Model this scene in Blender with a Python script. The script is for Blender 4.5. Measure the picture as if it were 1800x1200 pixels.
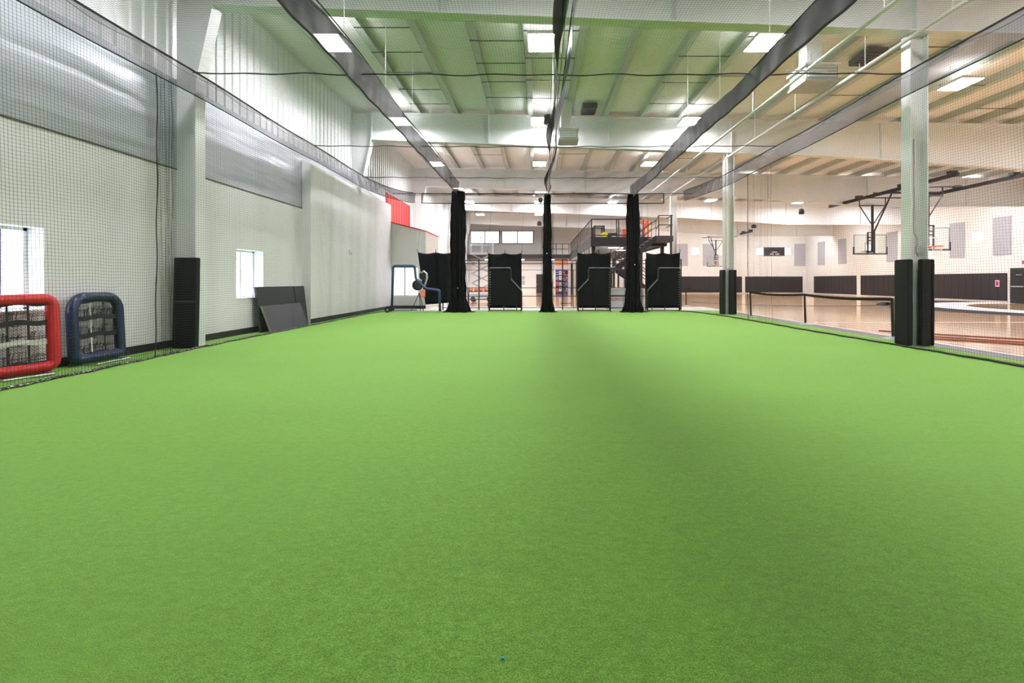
import bpy, math, random
import numpy as np
from mathutils import Vector, Matrix
random.seed(7)
for o in list(bpy.data.objects):
    bpy.data.objects.remove(o, do_unlink=True)
scene = bpy.context.scene
C = scene.collection
R = math.radians
PI = math.pi

# ------------------------------------------------------------------ camera, world, exposure
CAM_Z, FPX, PX, PY = 1.38, 850.0, 945.0, 494.0
cam_data = bpy.data.cameras.new('camera')
cam = bpy.data.objects.new('camera', cam_data)
C.objects.link(cam)
cam.location = (0, 0, CAM_Z)
cam.rotation_euler = (R(90), 0, 0)
cam_data.sensor_width = 36.0
cam_data.lens = FPX / 1800.0 * 36.0
cam_data.shift_x = -(PX - 900) / 1800.0
cam_data.shift_y = -(600 - PY) / 1800.0
cam_data.clip_start = 0.05
cam_data.clip_end = 300
scene.camera = cam

world = bpy.data.worlds.new('daylight')
scene.world = world
world.use_nodes = True
bg = world.node_tree.nodes['Background']
bg.inputs[0].default_value = (0.90, 0.95, 1.0, 1)
bg.inputs[1].default_value = 3.0

LAMP_L = 62.0          # radiance of the LED panels
vs = scene.view_settings
vs.view_transform = 'Standard'
vs.look = 'None'
vs.exposure = 1.2
vs.gamma = 1.0
vs.use_curve_mapping = False
scene.cycles.max_bounces = 8
scene.cycles.diffuse_bounces = 4
scene.cycles.glossy_bounces = 3
scene.cycles.transparent_max_bounces = 24
scene.cycles.sample_clamp_indirect = 6.0
scene.cycles.caustics_reflective = False
scene.cycles.caustics_refractive = False


def at(x, y, D):
    """world point seen at photo pixel (x, y) at distance D along the hall"""
    return ((x - PX) / FPX * D, D, CAM_Z + (PY - y) / FPX * D)


# ------------------------------------------------------------------ materials
MATS = {}


def mat(name, col, rough=0.6, metal=0.0, emit=None, alpha=1.0, noise=None, bump=None, spec=0.5, sheen=0.0, coat=0.0):
    """noise = (scale, amount); bump = (scale, strength, distance)"""
    m = bpy.data.materials.new(name)
    m.use_nodes = True
    nt = m.node_tree
    p = nt.nodes['Principled BSDF']
    p.inputs['Base Color'].default_value = (*col, 1)
    p.inputs['Roughness'].default_value = rough
    p.inputs['Metallic'].default_value = metal
    p.inputs['Specular IOR Level'].default_value = spec
    p.inputs['Sheen Weight'].default_value = sheen
    p.inputs['Coat Weight'].default_value = coat
    p.inputs['Alpha'].default_value = alpha
    if emit:
        p.inputs['Emission Color'].default_value = (*emit[0], 1)
        p.inputs['Emission Strength'].default_value = emit[1]
    tc = None
    if noise or bump:
        tc = nt.nodes.new('ShaderNodeNewGeometry')
    if noise:
        n = nt.nodes.new('ShaderNodeTexNoise')
        n.inputs['Scale'].default_value = noise[0]
        n.inputs['Detail'].default_value = 4
        nt.links.new(tc.outputs['Position'], n.inputs['Vector'])
        mx = nt.nodes.new('ShaderNodeMix')
        mx.data_type = 'RGBA'
        k = noise[1]
        mx.inputs[6].default_value = (*[max(0, c * (1 - k)) for c in col], 1)
        mx.inputs[7].default_value = (*[min(1, c * (1 + k)) for c in col], 1)
        nt.links.new(n.outputs['Fac'], mx.inputs[0])
        nt.links.new(mx.outputs[2], p.inputs['Base Color'])
    if bump:
        n2 = nt.nodes.new('ShaderNodeTexNoise')
        n2.inputs['Scale'].default_value = bump[0]
        n2.inputs['Detail'].default_value = 3
        nt.links.new(tc.outputs['Position'], n2.inputs['Vector'])
        b = nt.nodes.new('ShaderNodeBump')
        b.inputs['Strength'].default_value = bump[1]
        b.inputs['Distance'].default_value = bump[2]
        nt.links.new(n2.outputs['Fac'], b.inputs['Height'])
        nt.links.new(b.outputs['Normal'], p.inputs['Normal'])
    MATS[name] = m
    return m


def turf_material():
    m = bpy.data.materials.new('turf_pile')
    m.use_nodes = True
    nt = m.node_tree
    p = nt.nodes['Principled BSDF']
    g = nt.nodes.new('ShaderNodeNewGeometry')

    def noise(scale, detail=2, rough=0.6, sx=1.0):
        n = nt.nodes.new('ShaderNodeTexNoise')
        n.inputs['Scale'].default_value = scale
        n.inputs['Detail'].default_value = detail
        n.inputs['Roughness'].default_value = rough
        mp = nt.nodes.new('ShaderNodeMapping')
        mp.inputs['Scale'].default_value = (sx, 1, 1)
        nt.links.new(g.outputs['Position'], mp.inputs['Vector'])
        nt.links.new(mp.outputs['Vector'], n.inputs['Vector'])
        return n
    fine = noise(190, 3, 0.7)
    mid = noise(38, 2, 0.6, 0.6)
    big = noise(0.9, 2, 0.5, 0.35)
    r1 = nt.nodes.new('ShaderNodeValToRGB')
    e = r1.color_ramp.elements
    e[0].position = 0.33
    e[0].color = (0.030, 0.120, 0.005, 1)
    e[1].position = 0.66
    e[1].color = (0.265, 0.52, 0.078, 1)
    el = r1.color_ramp.elements.new(0.5)
    el.color = (0.130, 0.325, 0.028, 1)
    nt.links.new(fine.outputs['Fac'], r1.inputs['Fac'])

    def mul(prev, n, lo, hi):
        mr = nt.nodes.new('ShaderNodeMapRange')
        mr.inputs['From Min'].default_value = 0.3
        mr.inputs['From Max'].default_value = 0.7
        mr.inputs['To Min'].default_value = lo
        mr.inputs['To Max'].default_value = hi
        nt.links.new(n.outputs['Fac'], mr.inputs['Value'])
        mx = nt.nodes.new('ShaderNodeMix')
        mx.data_type = 'RGBA'
        mx.blend_type = 'MULTIPLY'
        mx.inputs[0].default_value = 1
        nt.links.new(prev, mx.inputs[6])
        nt.links.new(mr.outputs['Result'], mx.inputs[7])
        return mx.outputs[2]
    c = mul(r1.outputs['Color'], mid, 0.80, 1.18)
    c = mul(c, big, 0.93, 1.06)
    nt.links.new(c, p.inputs['Base Color'])
    p.inputs['Roughness'].default_value = 0.75
    p.inputs['Specular IOR Level'].default_value = 0.25
    p.inputs['Sheen Weight'].default_value = 0.9
    p.inputs['Sheen Roughness'].default_value = 0.42
    p.inputs['Sheen Tint'].default_value = (0.58, 1.0, 0.32, 1)
    b = nt.nodes.new('ShaderNodeBump')
    b.inputs['Strength'].default_value = 0.5
    b.inputs['Distance'].default_value = 0.01
    nt.links.new(fine.outputs['Fac'], b.inputs['Height'])
    nt.links.new(b.outputs['Normal'], p.inputs['Normal'])
    MATS['turf'] = m


def wood_material():
    m = bpy.data.materials.new('maple_floor')
    m.use_nodes = True
    nt = m.node_tree
    p = nt.nodes['Principled BSDF']
    g = nt.nodes.new('ShaderNodeNewGeometry')
    br = nt.nodes.new('ShaderNodeTexBrick')
    br.inputs['Color1'].default_value = (0.60, 0.36, 0.17, 1)
    br.inputs['Color2'].default_value = (0.72, 0.47, 0.25, 1)
    br.inputs['Mortar'].default_value = (0.42, 0.27, 0.14, 1)
    br.inputs['Scale'].default_value = 1.0
    br.inputs['Mortar Size'].default_value = 0.002
    br.inputs['Brick Width'].default_value = 1.4
    br.inputs['Row Height'].default_value = 0.057
    mp = nt.nodes.new('ShaderNodeMapping')
    mp.inputs['Rotation'].default_value = (0, 0, R(90))
    nt.links.new(g.outputs['Position'], mp.inputs['Vector'])
    nt.links.new(mp.outputs['Vector'], br.inputs['Vector'])
    nt.links.new(br.outputs['Color'], p.inputs['Base Color'])
    p.inputs['Roughness'].default_value = 0.16
    p.inputs['Coat Weight'].default_value = 0.5
    p.inputs['Coat Roughness'].default_value = 0.08
    MATS['wood'] = m


def glass_material():
    m = bpy.data.materials.new('clear_glass')
    m.use_nodes = True
    nt = m.node_tree
    nt.nodes.remove(nt.nodes['Principled BSDF'])
    out = nt.nodes['Material Output']
    t = nt.nodes.new('ShaderNodeBsdfTransparent')
    t.inputs[0].default_value = (0.93, 0.97, 0.97, 1)
    gl = nt.nodes.new('ShaderNodeBsdfGlossy')
    gl.inputs['Roughness'].default_value = 0.03
    mx = nt.nodes.new('ShaderNodeMixShader')
    mx.inputs[0].default_value = 0.09
    nt.links.new(t.outputs[0], mx.inputs[1])
    nt.links.new(gl.outputs[0], mx.inputs[2])
    nt.links.new(mx.outputs[0], out.inputs[0])
    MATS['glass'] = m


def sheer_material(name, col, cover, rough=0.45):
    """woven mesh cloth one can see through: cover = share of the surface that is thread"""
    m = bpy.data.materials.new(name)
    m.use_nodes = True
    nt = m.node_tree
    p = nt.nodes['Principled BSDF']
    p.inputs['Base Color'].default_value = (*col, 1)
    p.inputs['Roughness'].default_value = rough
    out = nt.nodes['Material Output']
    t = nt.nodes.new('ShaderNodeBsdfTransparent')
    mx = nt.nodes.new('ShaderNodeMixShader')
    mx.inputs[0].default_value = cover
    nt.links.new(t.outputs[0], mx.inputs[1])
    nt.links.new(p.outputs[0], mx.inputs[2])
    nt.links.new(mx.outputs[0], out.inputs[0])
    MATS[name] = m


def insulation_material():
    m = mat('foil_liner', (0.50, 0.54, 0.61), rough=0.45, metal=0.3)
    nt = m.node_tree
    p = nt.nodes['Principled BSDF']
    g = nt.nodes.new('ShaderNodeNewGeometry')
    mp = nt.nodes.new('ShaderNodeMapping')
    mp.inputs['Scale'].default_value = (1, 0.35, 2.6)
    n = nt.nodes.new('ShaderNodeTexNoise')
    n.inputs['Scale'].default_value = 0.9
    n.inputs['Detail'].default_value = 2
    b = nt.nodes.new('ShaderNodeBump')
    b.inputs['Strength'].default_value = 0.9
    b.inputs['Distance'].default_value = 0.12
    nt.links.new(g.outputs['Position'], mp.inputs['Vector'])
    nt.links.new(mp.outputs['Vector'], n.inputs['Vector'])
    nt.links.new(n.outputs['Fac'], b.inputs['Height'])
    nt.links.new(b.outputs['Normal'], p.inputs['Normal'])


def rope_material():
    m = mat('flecked_rope', (0.02, 0.02, 0.022), rough=0.8)
    nt = m.node_tree
    p = nt.nodes['Principled BSDF']
    g = nt.nodes.new('ShaderNodeNewGeometry')
    n = nt.nodes.new('ShaderNodeTexNoise')
    n.inputs['Scale'].default_value = 55
    r = nt.nodes.new('ShaderNodeValToRGB')
    r.color_ramp.elements[0].position = 0.56
    r.color_ramp.elements[0].color = (0.015, 0.016, 0.018, 1)
    r.color_ramp.elements[1].position = 0.62
    r.color_ramp.elements[1].color = (0.55, 0.57, 0.55, 1)
    nt.links.new(g.outputs['Position'], n.inputs['Vector'])
    nt.links.new(n.outputs['Fac'], r.inputs['Fac'])
    nt.links.new(r.outputs['Color'], p.inputs['Base Color'])


turf_material()
wood_material()
glass_material()
insulation_material()
rope_material()
sheer_material('sheer_grey', (0.065, 0.065, 0.085), 0.66)
sheer_material('sheer_dark', (0.012, 0.013, 0.017), 0.97, 0.45)
mat('wall_white', (0.80, 0.80, 0.78), 0.7, noise=(1.3, 0.03))
mat('wall_cool', (0.78, 0.775, 0.81), 0.7, noise=(1.3, 0.03))
mat('wall_beige', (0.70, 0.69, 0.66), 0.7, noise=(1.3, 0.03))
mat('liner_white', (0.82, 0.85, 0.88), 0.35, metal=0.1)
mat('ceiling_white', (0.84, 0.84, 0.82), 0.6, noise=(0.8, 0.03))
mat('purlin_shaded', (0.50, 0.55, 0.51), 0.5)  # cream purlins darkened green-grey: shade and turf bounce put in the colour
mat('steel_white', (0.80, 0.83, 0.85), 0.42)
mat('steel_grey', (0.35, 0.36, 0.38), 0.4, metal=0.6)
mat('galvanised', (0.62, 0.64, 0.66), 0.35, metal=0.8)
mat('black_steel', (0.012, 0.012, 0.014), 0.45)
mat('black_vinyl', (0.007, 0.008, 0.010), 0.6, bump=(14, 0.15, 0.01), spec=0.25)
mat('black_cloth', (0.009, 0.010, 0.012), 0.9, noise=(6, 0.25), spec=0.25)
mat('net_black', (0.022, 0.023, 0.026), 0.75)
mat('net_bundle', (0.005, 0.005, 0.006), 0.95, noise=(40, 0.6), spec=0.15)
mat('charcoal_mat', (0.045, 0.048, 0.060), 0.55, noise=(3, 0.15))
mat('dark_mat', (0.020, 0.025, 0.030), 0.45, noise=(3, 0.15))
mat('mat_edge', (0.30, 0.28, 0.26), 0.7)
mat('red_vinyl', (0.62, 0.022, 0.030), 0.38, bump=(16, 0.35, 0.02))
mat('navy_vinyl', (0.016, 0.030, 0.085), 0.32, bump=(16, 0.35, 0.02))
mat('navy_frame', (0.030, 0.060, 0.155), 0.4)
mat('red_siding', (0.72, 0.035, 0.035), 0.5)
mat('red_trim', (0.50, 0.02, 0.03), 0.5)
mat('rubber', (0.02, 0.02, 0.02), 0.8)
mat('baseboard', (0.018, 0.018, 0.020), 0.5)
mat('concrete', (0.60, 0.60, 0.62), 0.35, noise=(2, 0.08))
mat('grey_edge', (0.17, 0.17, 0.19), 0.5, noise=(5, 0.1))
mat('line_white', (0.85, 0.85, 0.92), 0.5, spec=0.2)
mat('line_navy', (0.02, 0.023, 0.04), 0.6, spec=0.1)
mat('pad_brown', (0.030, 0.026, 0.029), 0.55, spec=0.3)
mat('acoustic', (0.42, 0.43, 0.48), 0.9, noise=(9, 0.08))
mat('orange', (0.85, 0.14, 0.03), 0.45)
mat('orange_ball', (0.70, 0.20, 0.06), 0.6)
mat('yellow', (0.75, 0.65, 0.03), 0.5)
mat('blue', (0.05, 0.12, 0.50), 0.6)
mat('purple', (0.22, 0.20, 0.50), 0.6)
mat('crimson', (0.55, 0.04, 0.08), 0.6)
mat('cyan_chip', (0.05, 0.45, 0.70), 0.4)
mat('maroon_rope', (0.26, 0.012, 0.020), 0.55)
mat('desk_white', (0.80, 0.80, 0.84), 0.4)
mat('sign_orange', (0.90, 0.32, 0.20), 0.5)
mat('plastic_white', (0.85, 0.85, 0.85), 0.4)
mat('dark_grey', (0.030, 0.030, 0.034), 0.5)
mat('duct_grey', (0.42, 0.45, 0.48), 0.4, metal=0.3)
mat('louvre_dark', (0.09, 0.085, 0.075), 0.6)
mat('lamp_panel', (1, 1, 1), 0.5, emit=((1.0, 0.950, 0.965), LAMP_L))
mat('ceiling_fill_glow', (1, 1, 1), 0.5, emit=((1.0, 0.950, 0.965), 5.0))  # added upward glow that whitens the green-tinted ceiling
mat('day_pane', (0.9, 0.9, 0.9), 0.4, emit=((0.93, 0.97, 1.0), 0.62))
mat('tan_wood', (0.55, 0.42, 0.30), 0.5)


# ------------------------------------------------------------------ mesh helpers
class MB:
    def __init__(self):
        self.v = []
        self.f = []

    def box(self, x0, x1, y0, y1, z0, z1):
        n = len(self.v)
        self.v += [(x0, y0, z0), (x1, y0, z0), (x1, y1, z0), (x0, y1, z0),
                   (x0, y0, z1), (x1, y0, z1), (x1, y1, z1), (x0, y1, z1)]
        self.f += [tuple(n + i for i in q) for q in
                   ((3, 2, 1, 0), (4, 5, 6, 7), (0, 1, 5, 4), (1, 2, 6, 5), (2, 3, 7, 6), (3, 0, 4, 7))]
        return self

    def cbox(self, x0, x1, y0, y1, z0, z1, c=0.02):
        """box with chamfered vertical and horizontal edges"""
        pts = []
        for z, k in ((z0, c), (z0 + c, 0), (z1 - c, 0), (z1, c)):
            for (sx, sy) in ((0, 0), (1, 0), (1, 1), (0, 1)):
                X = x0 + k if sx == 0 else x1 - k
                Y = y0 + k if sy == 0 else y1 - k
                dx = c if sx == 0 else -c
                dy = c if sy == 0 else -c
                a, b = (X + dx, Y, z), (X, Y + dy, z)
                pts += [b, a] if (sx, sy) in ((0, 0), (1, 1)) else [a, b]
        n = len(self.v)
        self.v += pts
        for r in range(3):
            for i in range(8):
                a = n + r * 8 + i
                b = n + r * 8 + (i + 1) % 8
                self.f.append((a, b, b + 8, a + 8))
        self.f.append(tuple(n + 7 - i for i in range(8)))
        self.f.append(tuple(n + 24 + i for i in range(8)))
        return self

    def tube(self, pts, r, n=8, closed=False, caps=True):
        P = [Vector(p) for p in pts]
        m = len(P)
        rs = r if isinstance(r, (list, tuple)) else [r] * m
        prev = None
        base = len(self.v)
        for i in range(m):
            if closed:
                t = P[(i + 1) % m] - P[i - 1]
            else:
                t = P[min(i + 1, m - 1)] - P[max(i - 1, 0)]
            t.normalize()
            if prev is None:
                a = t.cross(Vector((0, 0, 1)))
                if a.length < 0.1:
                    a = t.cross(Vector((0, 1, 0)))
            else:
                a = prev - t * prev.dot(t)
            a.normalize()
            prev = a
            b = t.cross(a)
            for k in range(n):
                w = 2 * PI * k / n
                self.v.append(tuple(P[i] + (a * math.cos(w) + b * math.sin(w)) * rs[i]))
        for i in range(m if closed else m - 1):
            j = (i + 1) % m
            for k in range(n):
                self.f.append((base + i * n + k, base + i * n + (k + 1) % n, base + j * n + (k + 1) % n, base + j * n + k))
        if caps and not closed:
            self.f.append(tuple(base + n - 1 - k for k in range(n)))
            self.f.append(tuple(base + (m - 1) * n + k for k in range(n)))
        return self

    def lathe(self, prof, n=20, c=(0, 0, 0), caps=True):
        base = len(self.v)
        for (r, z) in prof:
            for k in range(n):
                w = 2 * PI * k / n
                self.v.append((c[0] + r * math.cos(w), c[1] + r * math.sin(w), c[2] + z))
        for i in range(len(prof) - 1):
            for k in range(n):
                self.f.append((base + i * n + k, base + i * n + (k + 1) % n, base + (i + 1) * n + (k + 1) % n, base + (i + 1) * n + k))
        if caps:
            self.f.append(tuple(base + n - 1 - k for k in range(n)))
            self.f.append(tuple(base + (len(prof) - 1) * n + k for k in range(n)))
        return self

    def prism(self, poly, a0, a1, axis='y'):
        """poly of (u, w): axis y -> (x, z); axis x -> (y, z); axis z -> (x, y)"""
        def mk(u, w, a):
            return {'y': (u, a, w), 'x': (a, u, w), 'z': (u, w, a)}[axis]
        n = len(self.v)
        m = len(poly)
        self.v += [mk(u, w, a0) for u, w in poly] + [mk(u, w, a1) for u, w in poly]
        self.f.append(tuple(n + i for i in range(m)))
        self.f.append(tuple(n + m + m - 1 - i for i in range(m)))
        for i in range(m):
            j = (i + 1) % m
            self.f.append((n + j, n + i, n + m + i, n + m + j))
        return self

    def grid(self, fn, nu, nv):
        n = len(self.v)
        for j in range(nv + 1):
            for i in range(nu + 1):
                self.v.append(tuple(fn(i / nu, j / nv)))
        for j in range(nv):
            for i in range(nu):
                a = n + j * (nu + 1) + i
                self.f.append((a, a + 1, a + nu + 2, a + nu + 1))
        return self

    def sheet(self, fn, nu, nv, off):
        """closed thin sheet: grid plus an offset copy and rim"""
        o = Vector(off)
        n = len(self.v)
        self.grid(fn, nu, nv)
        k = (nu + 1) * (nv + 1)
        self.v += [tuple(Vector(p) + o) for p in self.v[n:n + k]]
        for j in range(nv):
            for i in range(nu):
                a = n + k + j * (nu + 1) + i
                self.f.append((a + nu + 1, a + nu + 2, a + 1, a))
        rim = [i for i in range(nu + 1)] + [j * (nu + 1) + nu for j in range(1, nv + 1)] + \
              [nv * (nu + 1) + i for i in range(nu - 1, -1, -1)] + [j * (nu + 1) for j in range(nv - 1, 0, -1)]
        for i in range(len(rim)):
            a, b = rim[i], rim[(i + 1) % len(rim)]
            self.f.append((n + b, n + a, n + k + a, n + k + b))
        return self

    def ball(self, c, r, nu=12, nv=8, sz=1.0):
        prof = [(max(1e-4, r * math.sin(PI * i / nv)), -r * sz * math.cos(PI * i / nv)) for i in range(nv + 1)]
        return self.lathe(prof, nu, c)

    def mesh(self, name, m, smooth=False):
        me = bpy.data.meshes.new(name)
        me.from_pydata(self.v, [], self.f)
        me.materials.append(MATS[m])
        if smooth:
            me.polygons.foreach_set('use_smooth', [True] * len(me.polygons))
        me.update()
        return me

    def build(self, name, m, parent=None, smooth=False, loc=None):
        o = bpy.data.objects.new(name, self.mesh(name, m, smooth))
        C.objects.link(o)
        if parent is not None:
            o.parent = parent
        if loc:
            o.location = loc
        return o


def tag(o, label=None, cat=None, group=None, kind=None):
    if label:
        o['label'] = label
    if cat:
        o['category'] = cat
    if group:
        o['group'] = group
    if kind:
        o['kind'] = kind
    return o


def thing(name, label, cat, loc=(0, 0, 0), rz=0.0, group=None):
    o = bpy.data.objects.new(name, None)
    o.empty_display_size = 0.1
    C.objects.link(o)
    o.location = loc
    o.rotation_euler = (0, 0, rz)
    return tag(o, label, cat, group)


def link_copy(src, parent, loc):
    c = src.copy()
    C.objects.link(c)
    c.parent = parent
    c.location = loc
    return c


def dup(root, loc, rz=None, label=None, group=None):
    r = root.copy()
    C.objects.link(r)
    r.location = loc
    if rz is not None:
        r.rotation_euler = (0, 0, rz)
    if label:
        r['label'] = label
    if group:
        r['group'] = group
    for ch in list(root.children):
        c = ch.copy()
        C.objects.link(c)
        c.parent = r
        for g in list(ch.children):
            d = g.copy()
            C.objects.link(d)
            d.parent = c
    return r


def each(name, m, parent, tubes, r, n=5):
    """one part per tube path"""
    for pts in tubes:
        MB().tube(pts, r, n).build(name, m, parent)


def struct(o):
    o['kind'] = 'structure'
    return o


def strands(name, families, m, parent, r):
    """twine geometry: families = [(array (N, M, 3), axis a, axis b)], each path a thin three-sided strand"""
    V, F = [], []
    base = 0
    for P, a, b in families:
        P = np.asarray(P, float)
        N, M, _ = P.shape
        a = np.array(a, float)
        b = np.array(b, float)
        rings = np.stack([P + r * (math.cos(w) * a + math.sin(w) * b) for w in (0, 2 * PI / 3, 4 * PI / 3)], axis=2)
        V.append(rings.reshape(-1, 3))
        idx = base + (np.arange(N)[:, None, None] * M * 3 + np.arange(M)[None, :, None] * 3 + np.arange(3)[None, None, :])
        for k in range(3):
            k2 = (k + 1) % 3
            q = np.stack([idx[:, :-1, k], idx[:, :-1, k2], idx[:, 1:, k2], idx[:, 1:, k]], axis=-1)
            F.append(q.reshape(-1, 4))
        base += N * M * 3
    V = np.concatenate(V)
    F = np.concatenate(F)
    me = bpy.data.meshes.new(name)
    me.vertices.add(len(V))
    me.vertices.foreach_set('co', V.ravel())
    me.loops.add(F.size)
    me.loops.foreach_set('vertex_index', F.ravel().astype(np.int32))
    me.polygons.add(len(F))
    me.polygons.foreach_set('loop_start', np.arange(len(F), dtype=np.int32) * 4)
    me.polygons.foreach_set('loop_total', np.full(len(F), 4, dtype=np.int32))
    me.update(calc_edges=True)
    me.materials.append(MATS[m])
    o = bpy.data.objects.new(name, me)
    C.objects.link(o)
    o.parent = parent
    o['kind'] = 'stuff'
    return o


# ------------------------------------------------------------------ building shell
XL, XR, Y0, Y1 = -7.6, 29.7, -7.0, 53.5


def roof(x):
    return 8.5 - 0.0185 * (x + 7.6)


# ground slab and wooden court
floor = struct(MB().box(XL - 0.4, XR + 0.4, Y0, Y1 + 0.4, -0.3, -0.02).build('floor', 'concrete'))
court = MB()
court.box(8.95, XR, Y0, Y1, -0.02, 0.0)
court.build('court_boards', 'wood', floor)
MB().box(-5.5, 8.95, 26.0, Y1, -0.02, 0.0).build('court_boards', 'wood', floor)
MB().box(XL, 8.95, 22.7, 26.0, -0.02, -0.001).build('concrete_strip', 'concrete', floor)
MB().box(8.27, 8.86, Y0, 22.7, -0.02, 0.004).build('rubber_edge_strip', 'grey_edge', floor)
MB().box(8.86, 8.95, Y0, 22.7, -0.02, 0.006).build('metal_edge_strip', 'line_white', floor)
# painted court lines and circle
def ring(name, cx, cy, r0, r1, z, m, a0=0.0, a1=2 * PI):
    g = MB()
    g.grid(lambda u, v: (cx + (r0 + (r1 - r0) * (1 - v)) * math.cos(a0 + (a1 - a0) * u), cy + (r0 + (r1 - r0) * (1 - v)) * math.sin(a0 + (a1 - a0) * u), z), 72, 1)
    g.build(name, m, floor)


ring('court_circle_band', 29.5, 23.0, 8.8, 11.0, 0.003, 'line_navy', PI / 2, 1.5 * PI)
ring('court_circle_band', 29.5, 23.0, 6.8, 8.8, 0.004, 'line_white', PI / 2, 1.5 * PI)
ring('three_point_line', 16.5, 33.0, 5.9, 6.3, 0.003, 'line_navy', PI, 2 * PI)
for yy, w, mm in ((40.5, 0.35, 'line_navy'), (16.2, 0.06, 'line_white')):
    MB().box(9.3, 29.2, yy, yy + w, -0.01, 0.004).build('court_line', mm, floor)

# turf rolls
turf = thing('artificial_turf', 'bright green artificial turf rolled out under the batting cage nets', 'turf')
seams = [Y0, -0.47, 4.10, 8.67, 13.24, 17.81, 22.65]
for i in range(len(seams) - 1):
    def tz(x, y):
        return 0.012 + 0.003 * math.sin(x * 0.9 + 1) * math.sin(y * 0.7)
    a, b = seams[i] + 0.0006, seams[i + 1] - 0.0006
    me = MB()
    me.sheet(lambda u, v: (-7.58 + 15.84 * u, a + (b - a) * v,
                           tz(-7.58 + 15.84 * u, a + (b - a) * v)), 24, 90, (0, 0, -0.02))
    me.build('turf_roll', 'turf', turf)

# left wall : masonry below with two windows
WT = 0.38
WIN = [(6.15, 7.45), (12.2, 13.4)]
WZ0, WZ1 = 0.93, 2.2
wall_left = MB()
edges = [Y0] + [e for w in WIN for e in w] + [24.2]
for i in range(0, len(edges), 2):
    wall_left.box(XL - WT, XL, edges[i], edges[i + 1], 0, 3.72)
for a, b in WIN:
    wall_left.box(XL - WT, XL, a, b, 0, WZ0)
    wall_left.box(XL - WT, XL, a, b, WZ1, 3.72)
wall_left.box(XL - WT, XL, 27.3, Y1, 0, 3.72)
wall_left = struct(wall_left.build('wall_left', 'wall_cool'))
MB().box(XL - WT, XL + 0.012, Y0, 24.2, 3.72, 3.745).build('joint_trim', 'louvre_dark', wall_left)
MB().box(XL - WT, XL - 0.01, Y0, 24.2, 3.745, 5.62).build('insulation_band', 'foil_liner', wall_left)
MB().box(XL - WT, XL - 0.05, 24.2, Y1, 3.72, 5.62).build('insulation_band', 'liner_white', wall_left)
# corrugated liner panels above
prof = [(0.0, 0.0), (0.23, 0.0), (0.25, 0.035), (0.29, 0.035), (0.31, 0.0), (0.53, 0.0), (0.55, 0.035), (0.59, 0.035), (0.61, 0.0), (0.83, 0.0), (0.85, 0.035), (0.89, 0.035), (0.91, 0.0)]
lp = MB()
poly = [(y, XL - 0.06 + d) for y, d in prof] + [(0.91, XL - 0.10), (0.0, XL - 0.10)]
lp.prism([(x, y) for y, x in poly], 5.62, 8.5, 'z')
liner = lp.build('liner_panel', 'liner_white', wall_left)
liner.location = (0, 7.0, 0)
k = 1
while 7.0 + 0.914 * k < Y1 - 0.9:
    link_copy(liner, wall_left, (0, 7.0 + 0.914 * k, 0))
    k += 1
MB().box(XL - WT, XL - 0.09, Y0, Y1, 5.62, 8.6).build('liner_backing', 'liner_white', wall_left)
# boxed-out white wall section before the corner
box = MB()
box.prism([(XL, 0.03), (XL + 0.28, 0.03), (XL + 0.28, 5.18), (XL, 5.3)], 15.6, 24.15, 'y')
struct(box.build('wall_left_boxed', 'wall_cool'))
bb = MB().box(XL, XL + 0.02, Y0, 15.6, 0.0, 0.16)
bb.box(XL + 0.28, XL + 0.30, 15.6, 24.1, 0, 0.16)
struct(bb.build('baseboard_left', 'baseboard'))

# windows
for i, (a, b) in enumerate(WIN):
    w = MB()
    X = XL - 0.30
    for (ya, yb, za, zb) in ((a, a + 0.05, WZ0, WZ1), (b - 0.05, b, WZ0, WZ1), (a, b, WZ0, WZ0 + 0.05), (a, b, WZ1 - 0.05, WZ1)):
        w.box(X - 0.03, X + 0.03, ya, yb, za, zb)
    wo = struct(w.build('window_%d' % (i + 1), 'plastic_white'))
    ym = a + (b - a) * (0.70 if i == 0 else 0.5)
    MB().box(X - 0.03, X + 0.035, ym - 0.03, ym + 0.03, WZ0 + 0.05, WZ1 - 0.05).build('mullion', 'purple' if i == 0 else 'plastic_white', wo)
    MB().box(X - 0.005, X + 0.005, a + 0.05, ym - 0.03, WZ0 + 0.05, WZ1 - 0.05).build('pane', 'glass', wo)
    MB().box(X - 0.005, X + 0.005, ym + 0.03, b - 0.05, WZ0 + 0.05, WZ1 - 0.05).build('pane', 'glass', wo)
    MB().box(XL - 0.27, XL + 0.025, a, b, WZ0 - 0.001, WZ0 + 0.02).build('window_sill', 'plastic_white', wo)

# boxed entry bay in the corner, sloping top with red trim
vest = MB()
VX1, VY0, VY1 = -5.6, 24.2, 27.3
zt0, zt1 = 4.36, 3.85
wx0, wx1, wz0, wz1 = -7.35, -5.95, 0.62, 2.10
vest.prism([(XL, wz1), (VX1, wz1), (VX1, zt1), (XL, zt0)], VY0, VY0 + 0.15, 'y')
vest.box(XL, wx0, VY0, VY0 + 0.15, 0, wz1)
vest.box(wx1, VX1, VY0, VY0 + 0.15, 0, wz1)
vest.box(wx0, wx1, VY0, VY0 + 0.15, 0, wz0)
vest.box(VX1 - 0.15, VX1, VY0 + 0.15, VY1, 0, zt1)
vest = struct(vest.build('wall_vestibule', 'wall_beige'))
tr = MB().prism([(XL, zt0), (VX1 + 0.02, zt1), (VX1 + 0.02, zt1 + 0.06), (XL, zt0 + 0.06)], VY0 - 0.03, VY0 + 0.16, 'y')
tr.box(VX1 - 0.16, VX1 + 0.02, VY0 + 0.16, VY1, zt1, zt1 + 0.06)
tr.build('red_coping', 'red_trim', vest)
MB().box(XL, VX1, VY0 - 0.02, VY0, 0, 0.16).build('baseboard_strip', 'baseboard', vest)
wv = MB()
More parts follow.
